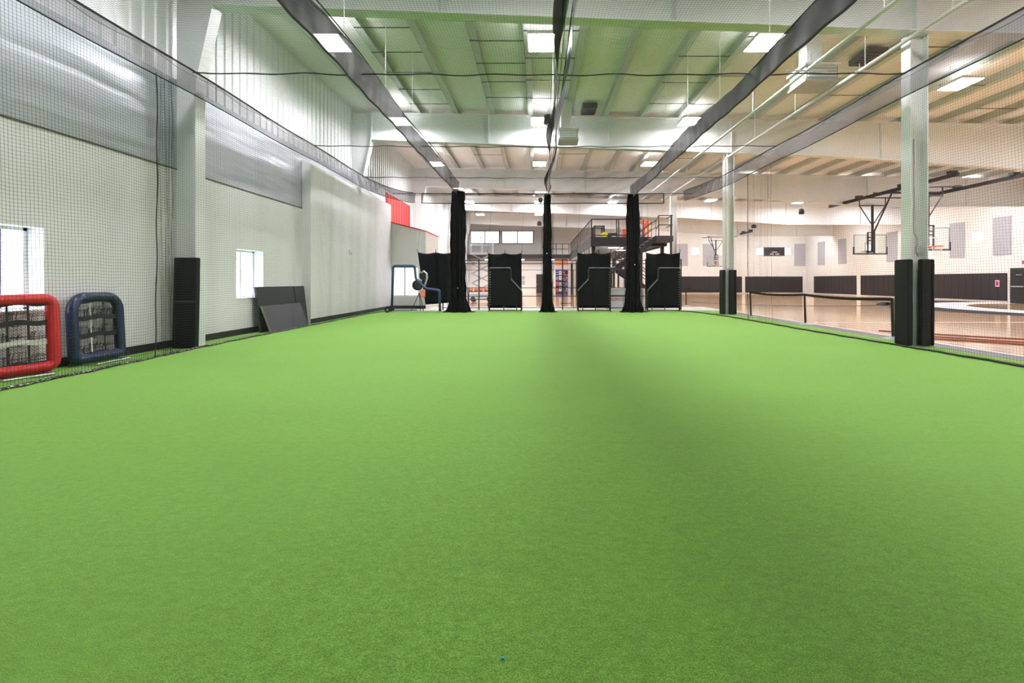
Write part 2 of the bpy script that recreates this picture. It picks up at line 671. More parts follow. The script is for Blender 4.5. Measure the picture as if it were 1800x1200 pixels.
for (xa, xb, za, zb) in ((wx0, wx0 + 0.06, wz0, wz1), (wx1 - 0.06, wx1, wz0, wz1), (wx0, wx1, wz0, wz0 + 0.06), (wx0, wx1, wz1 - 0.06, wz1), (-6.70, -6.62, wz0, wz1)):
    wv.box(xa, xb, VY0 + 0.05, VY0 + 0.11, za, zb)
wv = struct(wv.build('window_3', 'plastic_white'))
MB().box(wx0 + 0.06, -6.70, VY0 + 0.07, VY0 + 0.085, wz0 + 0.06, wz1 - 0.06).build('pane', 'day_pane', wv)
MB().box(-6.62, wx1 - 0.06, VY0 + 0.07, VY0 + 0.085, wz0 + 0.06, wz1 - 0.06).build('pane', 'day_pane', wv)
heater = thing('wall_grille', 'pale ribbed heater grille below the corner window', 'grille', (-6.5, VY0 - 0.03, 0.2))
MB().box(-0.45, 0.5, 0, 0.025, 0, 0.36).build('panel', 'wall_beige', heater)
slat = MB().box(-0.42, -0.405, -0.012, 0.0, 0.03, 0.33).build('slat', 'galvanised', heater)
for i in range(1, 15):
    link_copy(slat, heater, (0.062 * i, 0, 0))
# red siding on the wall above the bay
rs = thing('red_siding', 'bright red ribbed siding high on the wall above the corner bay', 'siding', (XL + 0.02, 24.25, 4.42))
rp = MB().prism([(0, 0), (0.16, 0), (0.18, 0.03), (0.24, 0.03), (0.26, 0), (0.5, 0), (0.5, -0.03), (0, -0.03)], 0, 1.42, 'z')
rp.v = [(y, x, z) for x, y, z in rp.v]
rp = rp.build('siding_panel', 'red_siding', rs)
for i in range(1, 9):
    link_copy(rp, rs, (0, 0.5 * i, 0))
MB().box(0, 0.05, 6.2, 6.28, 0, 1.5).build('corner_strip', 'red_trim', rs)

# right wall, back wall, rear wall
SQ = 0.72
rwin = [32.3, 37.6, 43.2, 48.6]
wr = MB()
cuts = sorted([c for y in rwin for c in (y, y + SQ)])
ee = [Y0] + cuts + [Y1]
for i in range(0, len(ee), 2):
    wr.box(XR, XR + 0.3, ee[i], ee[i + 1], 0, 7.9)
for y in rwin:
    wr.box(XR, XR + 0.3, y, y + SQ, 0, 4.0)
    wr.box(XR, XR + 0.3, y, y + SQ, 4.72, 7.9)
wall_right = struct(wr.build('wall_right', 'wall_white'))
bwin = [17.1, 24.2, 27.2]
wb = MB()
cuts = sorted([c for x in bwin for c in (x, x + 0.8)])
ee = [XL - WT] + cuts + [XR + 0.3]
for i in range(0, len(ee), 2):
    wb.box(ee[i], ee[i + 1], Y1, Y1 + 0.3, 0, 8.6)
for x in bwin:
    wb.box(x, x + 0.8, Y1, Y1 + 0.3, 0, 4.3)
    wb.box(x, x + 0.8, Y1, Y1 + 0.3, 5.1, 8.6)
wall_back = struct(wb.build('wall_back', 'wall_white'))
struct(MB().box(XL - WT, XR + 0.3, Y0 - 0.3, Y0, 0, 8.6).build('wall_front', 'wall_white'))
n = 4
for y in rwin:
    fr = MB()
    for (ya, yb, za, zb) in ((y, y + 0.04, 4, 4.72), (y + SQ - 0.04, y + SQ, 4, 4.72), (y, y + SQ, 4, 4.04), (y, y + SQ, 4.68, 4.72)):
        fr.box(XR + 0.1, XR + 0.16, ya, yb, za, zb)
    fo = struct(fr.build('window_%d' % n, 'plastic_white'))
    MB().box(XR + 0.125, XR + 0.135, y + 0.04, y + SQ - 0.04, 4.04, 4.68).build('pane', 'glass', fo)
    n += 1
for x in bwin:
    fr = MB()
    for (xa, xb, za, zb) in ((x, x + 0.04, 4.3, 5.1), (x + 0.76, x + 0.8, 4.3, 5.1), (x, x + 0.8, 4.3, 4.34), (x, x + 0.8, 5.06, 5.1)):
        fr.box(xa, xb, Y1 + 0.1, Y1 + 0.16, za, zb)
    fo = struct(fr.build('window_%d' % n, 'plastic_white'))
    MB().box(x + 0.04, x + 0.76, Y1 + 0.125, Y1 + 0.135, 4.34, 5.06).build('pane', 'glass', fo)
    n += 1

# ceiling: sagging insulation between purlins
NB = 25
BW = (XR + 0.3 - (XL - WT)) / NB
cl = MB()
NX = NB * 6


def ceil_pt(u, v):
    x = XL - WT + (XR + 0.3 - XL + WT) * u
    t = (u * NB) % 1.0
    return (x, Y0 - 0.3 + (Y1 + 0.6 - Y0) * v, roof(x) - 0.06 * math.sin(PI * t))


cl.sheet(lambda u, v: ceil_pt(1 - u, v), NX, 1, (0, 0, 0.3))
ceiling = struct(cl.build('ceiling', 'ceiling_white', smooth=True))
pu = MB()
pu.box(-0.012, 0.012, Y0, Y1, -0.24, 0.02)
pu.box(-0.012, 0.20, Y0, Y1, -0.24, -0.222)
pu.box(0.18, 0.20, Y0, Y1, -0.222, -0.19)
pm = None
for i in range(1, NB):
    x = XL - WT + BW * i
    if pm is None:
        pm = pu.build('purlin', 'purlin_shaded', ceiling)
        pm.location = (x, 0, roof(x))
    else:
        link_copy(pm, ceiling, (x, 0, roof(x)))
st = MB().box(0.0, BW, -0.025, 0.025, -0.262, -0.252)
sm = None
for bay, ys in ((2, (11.6, 13.0, 14.4, 15.8, 17.2, 18.6)), (4, (12.2, 13.6, 15.0, 16.4, 17.8)), (5, (13.0, 14.6, 16.2, 17.8)), (8, (12.4, 14.3, 16.2, 18.1)),
                (9, (13.1, 15.6, 18.1)), (3, (23, 26)), (6, (22.5, 25.5)), (12, (13.5, 17.0, 23)), (14, (16.0, 24.0)), (16, (14, 18, 25)), (10, (22, 26, 31)), (19, (22, 27))):
    for y in ys:
        x = XL - WT + BW * bay
        if sm is None:
            sm = st.build('strap', 'louvre_dark', ceiling)
            sm.location = (x, y, roof(x))
        else:
            link_copy(sm, ceiling, (x, y, roof(x)))

# steel frames: tapered beams, wall columns, interior columns
FY = [0.6, 10.2, 19.8, 29.4, 39.0, 48.6]
FDESC = ['behind the nearest lamps', 'above the nearest white column', 'over the far half of the turf', 'just beyond the end nets', 'over the stair platform', 'closest to the far wall']


def bottom(x):
    pts = [(-7.6, 7.16), (-6.75, 7.16), (7.9, 6.62), (11.8, 6.5), (20, 5.95), (30, 5.95)]
    for (a, za), (b, zb) in zip(pts, pts[1:]):
        if x <= b:
            return za + (zb - za) * (x - a) / (b - a)
    return pts[-1][1]


for i, y in enumerate(FY):
    t = thing('roof_beam', 'deep white tapered steel roof beam ' + FDESC[i], 'beam', (0, y, 0))
    xs = [-6.75, 7.9, 11.8, 20, XR]
    up = [(x, roof(x) - 0.24) for x in xs]
    lo = [(x, bottom(x)) for x in xs]
    MB().prism(up + lo[::-1], -0.02, 0.02, 'y').build('web', 'steel_white', t)
    MB().prism([(x, z - 0.0) for x, z in lo] + [(x, z - 0.03) for x, z in lo[::-1]], -0.16, 0.16, 'y').build('bottom_flange', 'steel_white', t)
    MB().prism([(x, z) for x, z in up] + [(x, z - 0.03) for x, z in up[::-1]], -0.16, 0.16, 'y').build('top_flange', 'steel_white', t)
    for x in (-2.0, 2.9, 7.9, 14, 20, 26):
        MB().box(x - 0.01, x + 0.01, -0.14, 0.14, bottom(x), roof(x) - 0.25).build('stiffener', 'steel_white', t)
    if y > 5:
        w = thing('wall_column', 'white tapered steel column against the long wall, ' +
                  {10.2: 'with a black pad at its foot', 19.8: 'rising out of the boxed-out wall', 29.4: 'behind the red siding', 39.0: 'beyond the corner bay', 48.6: 'near the far corner'}[y], 'column', (0, y, 0))
        z0 = 5.2 if 15 < y < 24 else 0
        if y > 24:
            z0 = 0
        prof = [(-7.6, z0), (-7.14, z0), (-7.14, 5.5), (-6.78, 7.15), (-6.78, roof(-7) - 0.24), (-7.6, roof(-7) - 0.24)]
        MB().prism(prof, -0.015, 0.015, 'y').build('web', 'steel_white', w)
        MB().prism([(-7.14, z0), (-7.11, z0), (-7.11, 5.5), (-6.75, 7.15), (-6.75, roof(-7) - 0.24), (-6.78, roof(-7) - 0.24), (-6.78, 7.15), (-7.14, 5.5)], -0.15, 0.15, 'y').build('inner_flange', 'steel_white', w)

COLS = [(8.03, 10.3, 'big white steel column wrapped in black pads beside the maroon ropes'),
        (7.85, 19.9, 'white steel column with black pads between barrier net sections'),
        (8.25, 29.4, 'white steel column at the corner of the stair platform'),
        (8.1, 39.0, 'white steel column standing behind the stair platform')]
for i, (x, y, lab) in enumerate(COLS):
    t = thing('steel_column', lab, 'column', (x, y, 0))
    zt = bottom(x) - 0.03
    MB().box(-0.19, -0.165, -0.13, 0.13, 0, zt).build('flange', 'steel_white', t)
    MB().box(0.165, 0.19, -0.13, 0.13, 0, zt).build('flange', 'steel_white', t)
    MB().box(-0.165, 0.165, -0.012, 0.012, 0, zt).build('web', 'steel_white', t)
    MB().box(-0.25, 0.25, -0.2, 0.2, 0.005, 0.025).build('base_plate', 'galvanised', t)
    if i < 2:
        MB().cbox(-0.31, -0.192, -0.22, 0.18, 0.03, 1.84, 0.02).build('pad', 'black_vinyl', t)
        MB().cbox(-0.05, 0.16, -0.25, -0.132, 0.03, 1.84, 0.02).cbox(0.192, 0.26, -0.22, 0.18, 0.03, 1.84, 0.02).build('pad', 'black_vinyl', t)
    if i == 0:
        MB().tube([(-0.02, -0.03, 4.4), (-0.02, -0.03, 2.4), (0.05, -0.03, 2.3), (0.05, -0.03, 1.95)], 0.012, 6).build('conduit', 'galvanised', t)
        MB().box(0.0, 0.1, -0.07, -0.013, 1.98, 2.12).build('outlet_box', 'galvanised', t)
    if i == 1:
        MB().tube([(-0.10, -0.16, 1.9), (-0.10, -0.16, zt)], 0.05, 10).build('standpipe', 'plastic_white', t)

# column pad on the long wall
cp = thing('column_pad', 'tall black foam pad leaning on the wall column', 'pad', (-7.17, 9.93, 0.02))
p1 = MB()
p1.v = []
p1.cbox(-0.235, 0.235, -0.13, 0.0, 0.0, 1.84, 0.015)
p1.v = [(x, y + 0.05 * (z / 1.84) - 0.02, z) for x, y, z in p1.v]
p1.build('foam_body', 'black_vinyl', cp)
MB().box(-0.20, 0.24, -0.145, -0.135, 0.93, 0.96).build('seam', 'dark_grey', cp)

# small wall horn
hn = thing('wall_strobe', 'small white alarm strobe on the boxed-out wall', 'alarm', (XL + 0.28, 18.8, 2.42))
MB().cbox(0, 0.06, -0.06, 0.06, 0, 0.16, 0.012).build('housing', 'plastic_white', hn)
MB().cbox(0.06, 0.10, -0.035, 0.035, 0.02, 0.08, 0.01).build('lens', 'acoustic', hn)

# ------------------------------------------------------------------ lamps
ORD = ['first', 'second', 'third', 'fourth', 'fifth', 'sixth', 'seventh', 'eighth', 'ninth']
ROWS = [(-5.35, 7.55, 'along the windowed wall', 'lights over the turf', 0), (0.1, 7.55, 'above the middle curtain', 'lights over the turf', 0), (5.9, 7.55, 'beside the column line', 'lights over the turf', 0),
        (13.1, 7.45, 'over the court next to the columns', 'lights over the basketball court', 1), (19.8, 7.3, 'over the court above the goal tracks', 'lights over the basketball court', 1), (26.4, 7.3, 'over the court along the padded wall', 'lights over the basketball court', 1)]
LY = [(6.2, 12.6, 18.8, 25.6, 32.0, 37.9, 45.0), (1.2, 8.0, 15.0, 22.2, 30.0, 36.6, 43.6, 50.0)]
housing_me = MB().cbox(-0.36, 0.36, -0.50, 0.50, 0.03, 0.12, 0.015).mesh('housing', 'plastic_white')
panel_me = MB().box(-0.32, 0.32, -0.46, 0.46, 0.018, 0.03).mesh('panel', 'lamp_panel')
ceiling_fill_me = MB().box(-0.26, 0.26, -0.40, 0.40, 0.12, 0.126).mesh('added_ceiling_fill', 'ceiling_fill_glow')  # glowing strip added on top of each housing as ceiling fill
for x, LZ, desc, grp, k in ROWS:
    hang_me = MB().tube([(0, 0, 0.12), (0, 0, roof(x) - LZ - 0.03)], 0.008, 5).mesh('hanger', 'galvanised')
    for i, y in enumerate(LY[k]):
        t = thing('highbay_light', 'LED ceiling light, %s from far wall, row %s' % (ORD[len(LY[k]) - 1 - i], desc), 'ceiling light', (x, y, LZ), 0, grp)
        for nm, me, px in (('housing', housing_me, 0), ('panel', panel_me, 0), ('added_ceiling_fill', ceiling_fill_me, 0), ('hanger', hang_me, -0.3), ('hanger', hang_me, 0.3)):
            o = bpy.data.objects.new(nm, me)
            C.objects.link(o)
            o.parent = t
            o.location = (px, 0, 0)

# ------------------------------------------------------------------ batting cage nets
ZN = 5.55          # height of the cable grid
SP = 0.05


def catmull(pts, step):
    P = [Vector(p) for p in pts]
    P = [P[0] * 2 - P[1]] + P + [P[-1] * 2 - P[-2]]
    out = []
    for i in range(1, len(P) - 2):
        n = max(2, int((P[i + 1] - P[i]).length / 0.05))
        for k in range(n):
            t = k / n
            a, b, c, d = P[i - 1], P[i], P[i + 1], P[i + 2]
            out.append(0.5 * ((2 * b) + (c - a) * t + (2 * a - 5 * b + 4 * c - d) * t * t + (3 * b - a - 3 * c + d) * t ** 3))
    out.append(P[-2])
    s = [0]
    for a, b in zip(out, out[1:]):
        s.append(s[-1] + (b - a).length)
    n = int(s[-1] / step)
    res = []
    j = 0
    for k in range(n + 1):
        L = k * step
        while j < len(s) - 2 and s[j + 1] < L:
            j += 1
        t = (L - s[j]) / max(1e-6, s[j + 1] - s[j])
        res.append(out[j].lerp(out[j + 1], min(1, t)))
    return res


def side_net(label, top, low, fold_at, side, fold_w):
    """top / low: plan paths of the cable and of the hem on the floor"""
    root = thing('side_net', label, 'net', (0, 0, 0))
    T = catmull(top, SP)
    B = catmull(low, SP)
    n = min(len(T), len(B))
    T, B = np.array([(p.x, p.y) for p in T[:n]]), np.array([(p.x, p.y) for p in B[:n]])
    nz = 113
    zz = np.linspace(0.02, 5.5, nz)
    s = np.arange(n) * SP
    # hanging waves
    w = np.minimum(1.0, zz[None, :] / 5.15)
    X = B[:, None, 0] * (1 - w) + T[:, None, 0] * w
    Y = B[:, None, 1] * (1 - w) + T[:, None, 1] * w
    fold = 0.020 * np.sin(s * 3.1 + 0.6 * np.sin(s * 0.7))[:, None] + 0.012 * np.sin(s * 7.3)[:, None] * (1 - 0.5 * w)
    X = X + fold * np.ones_like(w)
    Y = Y + 0.010 * np.sin(s * 5.0)[:, None] * (1 - 0.3 * w)
    Z = zz[None, :] + 0.014 * np.sin(s * 3.4)[:, None] * (0.4 + 0.6 * w) + 0.006 * np.sin(s * 9.1)[:, None]
    Z = np.maximum(Z, 0.02)
    G = np.stack([X, Y, Z * np.ones_like(X)], -1)
    fam = [(G[:, ::3], (1, 0, 0), (0, 1, 0)), (np.swapaxes(G, 0, 1), (1, 0, 0), (0, 0, 1))]
    strands('netting', fam, 'net_black', root, 0.0017 if side > 0 else 0.0014)
    # gathered fold where two net widths overlap
    for fy in fold_at:
        i0 = int(np.argmin(np.abs(T[:, 1] - fy)))
        fw = fold_w
        for k, dx in enumerate((0.0, fw)):
            pts = []
            for j in range(0, 24):
                q = j / 23
                x = B[i0, 0] * (1 - q) + T[i0, 0] * q
                pts.append((x + side * 0.03 + 0.01 * math.sin(j + k), fy + dx - 0.10 * (1 - q) ** 2, 0.03 + 5.1 * q))
            MB().tube(pts, 0.010 if k == (0 if side > 0 else 1) else 0.004, 6).build('hanging_cord', 'net_black', root)
        P = []
        nk = 14
        for k in range(nk):
            row = []
            for j in range(100):
                q = j / 99
                x = B[i0, 0] * (1 - q) + T[i0, 0] * q
                row.append((x + side * (0.05 + 0.04 * math.sin(k * 1.7 + 0.8 * math.sin(q * 3))), fy + fw * (k / (nk - 1)) + 0.025 * math.sin(q * 6 + k * 0.9), 0.03 + 5.1 * q + 0.02 * math.sin(k * 1.1)))
            P.append(row)
        P = np.array(P)
        strands('gathered_netting', [(P, (1, 0, 0), (0, 1, 0)), (np.swapaxes(P, 0, 1), (1, 0, 0), (0, 0, 1))], 'net_black', root, 0.0015)
    # valance band
    m = n

    def val(u, v):
        i = min(m - 1, int(round(u * (m - 1))))
        sag = 0.02 * math.sin(i * SP * 1.1)
        wrinkle = 0.012 * math.sin(i * SP * 11 + v * 4) * (2.5 if T[i, 1] > 18.5 else 0.6)
        return (T[i, 0] + wrinkle, T[i, 1], 5.10 + 0.46 * v + sag)
    MB().grid(val, (m - 1) // 2, 3).build('valance', 'sheer_grey', root, smooth=True)
    pts_t = [(T[i, 0], T[i, 1], 5.57 + 0.02 * math.sin(i * SP * 1.1)) for i in range(0, m, 4)]
    pts_b = [(T[i, 0], T[i, 1], 5.10 + 0.02 * math.sin(i * SP * 1.1)) for i in range(0, m, 4)]
    MB().tube(pts_t, 0.018, 6).build('top_cable', 'net_black', root)
    MB().tube(pts_b, 0.012, 6).build('valance_hem', 'net_black', root)
    lace = [(T[i, 0] - side * 0.015, T[i, 1], 5.565 - 0.10 * abs(math.sin(i * SP * 1.7)) + 0.02 * math.sin(i * SP * 1.1)) for i in range(0, m, 2)]
    MB().tube(lace, 0.005, 5).build('lacing_cord', 'net_black', root)
    hem = [(B[i, 0] + 0.02 * math.sin(i * 0.31) + 0.012 * math.sin(i * 0.97), B[i, 1], 0.032) for i in range(0, m, 2)]
    MB().tube(hem, 0.020, 6).build('hem_rope', 'flecked_rope' if side > 0 else 'net_black', root)
    hem2 = [(B[i, 0] - side * 0.04 + 0.03 * math.sin(i * 0.13 + 1), B[i, 1], 0.028) for i in range(0, m, 3)]
    MB().tube(hem2, 0.014, 5).build('hem_rope', 'net_black', root)
    return root


side_net('black netting wall with grey mesh valance hanging along the windowed wall',
         [(-6.85, 3), (-6.88, 8), (-6.9, 13), (-6.93, 17), (-6.88, 20), (-6.70, 21.6), (-6.2, 22.7), (-5.5, 23.0)],
         [(-6.68, 3), (-6.74, 7), (-6.90, 10), (-6.96, 14), (-7.02, 18), (-6.95, 20.8), (-6.55, 22.2), (-5.6, 22.6)], (8.7,), 1, 0.36)
side_net('black netting wall with grey mesh valance hanging beside the padded columns',
         [(7.42, 3), (7.42, 8), (7.42, 13), (7.40, 17), (7.25, 20), (7.00, 21.8), (6.6, 22.7), (6.0, 23.0)],
         [(7.55, 3), (7.72, 7), (7.62, 10.0), (7.45, 13), (7.38, 16), (7.25, 18.6), (6.95, 20.8), (6.4, 22.4)], (15.3,), -1, 1.7)

# ceiling net
cn = thing('ceiling_net', 'black net roof stretched flat over all the batting lanes', 'net')
xs = np.arange(-6.9, 7.42, SP)
ys = np.arange(6.6, 23.05, SP)


def sagz(x, y):
    return ZN - 0.05 - 0.07 * np.sin(PI * ((x + 6.9) / 3.6 % 1.0)) * np.abs(np.sin(PI * (y - 9.7) / 5.1)) + 0.012 * np.sin(x * 6.3 + y * 2.1)


ya = np.arange(6.6, 23.01, 0.2)
xa = np.arange(-6.9, 7.41, 0.2)
G1 = np.stack([np.broadcast_to(xs[:, None], (len(xs), len(ya))) + 0.02 * np.sin(ya * 2.3)[None, :], np.broadcast_to(ya[None, :], (len(xs), len(ya))), sagz(xs[:, None], ya[None, :])], -1)
G2 = np.stack([np.broadcast_to(xa[None, :], (len(ys), len(xa))), np.broadcast_to(ys[:, None], (len(ys), len(xa))) + 0.03 * np.sin(xa * 1.9)[None, :], sagz(xa[None, :], ys[:, None])], -1)
strands('netting', [(G1, (1, 0, 0), (0, 0, 1)), (G2, (0, 1, 0), (0, 0, 1))], 'net_black', cn, 0.0017)
for y in (9.7, 14.9, 19.4, 23.0):
    pts = [(x, y + 0.02 * math.sin(x * 3), ZN - 0.035 * math.sin(PI * ((x + 6.9) / 14.3)) + 0.012 * math.sin(x * 5.1)) for x in np.arange(-6.9, 7.42, 0.12)]
    MB().tube(pts, 0.014, 5).build('cross_rope', 'net_black', cn)

# divider curtains gathered at the far end
DIV = [(-3.52, 'black divider curtain bundle between the blue screen lane and the next'),
       (0.43, 'twisted black divider curtain bundle down the middle of the turf'),
       (4.22, 'black divider curtain bundle in front of the steel stairs')]
for di, (dx, lab) in enumerate(DIV):
    t = thing('divider_curtain', lab, 'curtain', (dx, 0, 0))
    H = (0.60, 0.42, 0.48)[di]
    zb = (5.24, 5.10, 5.10)[di]
    rnd = random.Random(di + 3)
    if di != 1:
        for off, mm in ((-0.035, 'sheer_dark'),):
            def f(u, v):
                y = 3.0 + 18.7 * u
                return (off + 0.05 * math.sin(y * 0.7 + di) * v + 0.012 * math.sin(y * 6 + v * 3) + 0.010 * math.sin(y * 15) * (1 - v), y,
                        zb + (H + 0.07 * math.sin(y * 0.85 + di) * 0.8) * v + 0.015 * math.sin(y * 1.7))
            MB().grid(f, 220, 5).build('valance', mm, t, smooth=True)
        pts = [(-0.035 + 0.012 * math.sin(y * 6), y, zb + 0.015 * math.sin(y * 1.7)) for y in np.arange(3, 21.8, 0.15)]
        MB().tube(pts, 0.022, 6).build('valance_hem', 'net_black', t)
        pts = [(0, y, zb + H + 0.06 * math.sin(y * 0.85 + di)) for y in np.arange(3, 21.8, 0.15)]
        MB().tube(pts, 0.012, 6).build('track_cable', 'net_black', t)
    else:
        for off, ph, wd in ((-0.10, 0.0, 0.19), (0.11, 1.5, 0.17)):
            def f(u, v):
                y = 3.0 + 18.7 * u
                tw = wd * (0.55 + 0.75 * math.sin(y * 1.15 + ph))
                return (off * (1 - 0.55 * u) + (v - 0.5) * tw + 0.02 * math.sin(y * 0.9 + ph), y, zb + H * v - 0.02 * math.sin(y * 1.3 + ph))
            MB().grid(f, 200, 3).build('valance', 'sheer_dark', t, smooth=True)
        for off in (-0.07, 0.0, 0.09):
            pts = [(off * (1 - 0.55 * (y - 3) / 18.7), y, zb + 0.25 + 0.03 * math.sin(y + off * 9)) for y in np.arange(3, 21.8, 0.2)]
            MB().tube(pts, 0.009, 6).build('track_cable', 'galvanised' if off == 0 else 'net_black', t)
    # gathered net hanging as a fluted column
    r0 = (0.34, 0.20, 0.30)[di]

    def col(u, v):
        a = 2 * PI * u
        z = 0.03 + (zb + 0.1 - 0.03) * v
        flare = 1 + 0.55 * max(0, 1 - z / 0.9) ** 2 - 0.12 * math.sin(PI * v)
        top = 1 - 0.25 * max(0, (v - 0.75) * 4) if di != 1 else 1 - 0.35 * max(0, (v - 0.6) * 2.5)
        flute = 1 + 0.10 * math.sin(a * 9 + 2 * math.sin(v * 3)) + 0.06 * math.sin(a * 17 + v * 11) + 0.05 * math.sin(v * 40 + a * 5)
        rr = r0 * flare * flute * top
        return (rr * math.cos(a), 21.4 + 0.8 * rr * math.sin(a), z)
    MB().grid(col, 72, 44).build('gathered_netting', 'net_bundle', t, smooth=True)
    # pile on the turf
    pile = MB()

    def pl(u, v):
        a = 2 * PI * u
        rr = r0 * (2.0 - 1.2 * v) * (1 + 0.12 * math.sin(a * 5 + 1) + 0.08 * math.sin(a * 11))
        return (rr * math.cos(a), 21.4 + 0.55 * rr * math.sin(a), 0.02 + 0.13 * v ** 1.3 + 0.015 * math.sin(a * 8 + v * 9))
    pile.grid(pl, 60, 6)
    pile.build('net_pile', 'net_bundle', t, smooth=True)
    # loose twine hanging round the bundle
    fam = []
    for k in range(90):
        a = rnd.random() * 2 * PI
        q = r0 * (1.0 + 0.45 * rnd.random())
        ph = rnd.random() * 6
        fam.append([(q * math.cos(a) * (1 + 0.1 * math.sin(j * 0.7 + ph)), 21.4 + 0.8 * q * math.sin(a), 0.05 + 5.0 * (j / 20) * (0.55 + 0.45 * math.cos(ph))) for j in range(21)])
    strands('loose_twine', [(np.array(fam), (1, 0, 0), (0, 1, 0))], 'net_black', t, 0.003)
    each('suspension_cable', 'plastic_white', t, [[(0, y, zb + H), (0, y, roof(dx) - 0.06)] for y in (6.5, 8.8, 11.2, 13.6, 15.9, 18.2, 20.4)], 0.008)
    MB().ball((0.03 if di != 1 else -0.02, 21.4 - r0 * 0.85, (1.08, 2.6, 2.1)[di]), 0.025).build('clip', 'plastic_white', t)

# end net
en = thing('end_net', 'fine black end net with see-through valance across the far turf edge', 'net')
xe = np.arange(-5.5, 6.05, 0.06)
ze = np.arange(0.05, 5.1, 0.06)
G1 = np.array([[(x, 23.0 + 0.02 * math.sin(x * 4), z) for z in np.linspace(0.03, 5.1, 8)] for x in xe])
G2 = np.array([[(x, 23.0 + 0.02 * math.sin(x * 4), z) for x in np.linspace(-5.5, 6.0, 60)] for z in ze])
strands('netting', [(G1, (1, 0, 0), (0, 1, 0)), (G2, (0, 1, 0), (0, 0, 1))], 'net_black', en, 0.0008)
sheer_material('sheer_thin', (0.10, 0.10, 0.11), 0.30)
MB().grid(lambda u, v: (-5.5 + 11.5 * u, 23.0 + 0.02 * math.sin(u * 60), 5.09 + 0.46 * v), 60, 2).build('valance', 'sheer_thin', en)
for z in (5.09, 5.55):
    MB().tube([(x, 23.0, z - 0.02 * math.sin(PI * ((x + 5.5) / 3.9 % 1))) for x in np.arange(-5.5, 6.05, 0.25)], 0.022, 6).build('valance_hem', 'net_black', en)
for x in (-5.5, 6.0, 7.4):
    if x < 7:
        MB().box(x - 0.02, x + 0.02, 22.98, 23.03, 5.08, 5.57).build('valance_strap', 'net_black', en)

# ------------------------------------------------------------------ pitching targets on the left


def rounded_rect(w, h, rt, rb, n=5):
    pts = []
    for cx, cz, a0, r in ((w - rt, h - rt, 0, rt), (rt, h - rt, 90, rt), (rb, rb, 180, rb), (w - rb, rb, 270, rb)):
        for k in range(n + 1):
            a = R(a0 + 90 * k / n)
            pts.append((cx + r * math.cos(a), 0, cz + r * math.sin(a)))
    return pts


def pitching_target(label, loc, rz, w, h, rad, vinyl, tilt, corner, corner_low):
    t = thing('pitching_target', label, 'pitching target', loc, rz)

    def lean(p):
        x, y, z = p
        return (x, y + z * tilt, z + rad + 0.02)
    pts = [lean((p[0] + 0, 0, p[2])) for p in rounded_rect(w, h, corner, corner_low)]
    MB().tube(pts, rad, 12, closed=True).build('padded_frame', vinyl, t, smooth=True)
    i0, i1, j0, j1 = rad * 0.7, w - rad * 0.7, rad * 0.7, h - rad * 0.7
    # diamond twine
    fam1, fam2 = [], []
    d = 0.042
    nd = int((i1 - i0 + j1 - j0) / d)
    for k in range(1, nd):
        a = k * d
        p0 = (i0 + min(a, i1 - i0), j0 + max(0, a - (i1 - i0)))
        p1 = (i0 + max(0, a - (j1 - j0)), j0 + min(a, j1 - j0))
        row, row2 = [], []
        for q in np.linspace(0, 1, 9):
            x = p0[0] + (p1[0] - p0[0]) * q
            z = p0[1] + (p1[1] - p0[1]) * q
            row.append(lean((x, 0.01 * math.sin(x * 9), z)))
            row2.append(lean((i0 + i1 - x, 0.01 * math.sin(x * 9), z)))
        fam1.append(row)
        fam2.append(row2)
    strands('netting', [(np.array(fam1 + fam2), (0, 1, 0), (0.7, 0, 0.7))], 'net_black', t, 0.0022)
    for q in (0.0, 0.36, 0.68, 1.0):
        z = j0 + (j1 - j0) * q
        MB().sheet(lambda u, v: lean((i0 + (i1 - i0) * u, -0.012 - 0.02 * math.sin(PI * u), z - 0.035 + 0.075 * v - 0.015 * math.sin(PI * u * 3))), 18, 1, (0, 0.004, 0)).build('strap', 'net_black' if q != 0.36 else 'galvanised' if vinyl == 'red_vinyl' else 'net_black', t)
    for q in (0.33, 0.66):
        x = i0 + (i1 - i0) * q
        MB().sheet(lambda u, v: lean((x - 0.012 + 0.024 * u, -0.016, j0 + (j1 - j0) * v)), 1, 6, (0, 0.004, 0)).build('strap', 'plastic_white' if vinyl == 'navy_vinyl' and q < .5 else 'net_black', t)
    prng = np.random.default_rng(int(w * 1000))
    # pockets: dense drooping twine bags behind each opening
    for a in range(3):
        for b in range(3):
            xa, xb = i0 + (i1 - i0) * a / 3, i0 + (i1 - i0) * (a + 1) / 3
            za, zb_ = j0 + (j1 - j0) * b / 3, j0 + (j1 - j0) * (b + 1) / 3
            zt = za + (zb_ - za) * (0.62 if (a + b) % 2 else 0.5)

            def bag(u, v):
                return lean((xa + (xb - xa) * u, 0.03 + 0.09 * math.sin(PI * u) * math.sin(PI * min(1, v * 0.8 + 0.1)), za + (zt - za) * v + 0.04 * math.sin(PI * u) * (v - 1)))
            g = [[bag(u, v) for v in np.linspace(0, 1, 7)] for u in np.sort(prng.random(int((xb - xa) / 0.017)))]
            g2 = [[bag(u, v) for u in np.linspace(0, 1, 9)] for v in np.sort(prng.random(9))]
            strands('pocket', [(np.array(g), (1, 0, 0), (0, 1, 0)), (np.array(g2), (0, 1, 0), (0, 0, 1))], 'net_black', t, 0.0026)
    ft = MB()
    for x in (0.12, w - 0.12):
        ft.tube([(x, 0.25, 0.02), (x, -0.25, 0.02)], 0.016, 8)
    ft.tube([(0.12, -0.25, 0.02), (w - 0.12, -0.25, 0.02)], 0.016, 8)
    ft.build('floor_stand', 'galvanised', t)
    return t


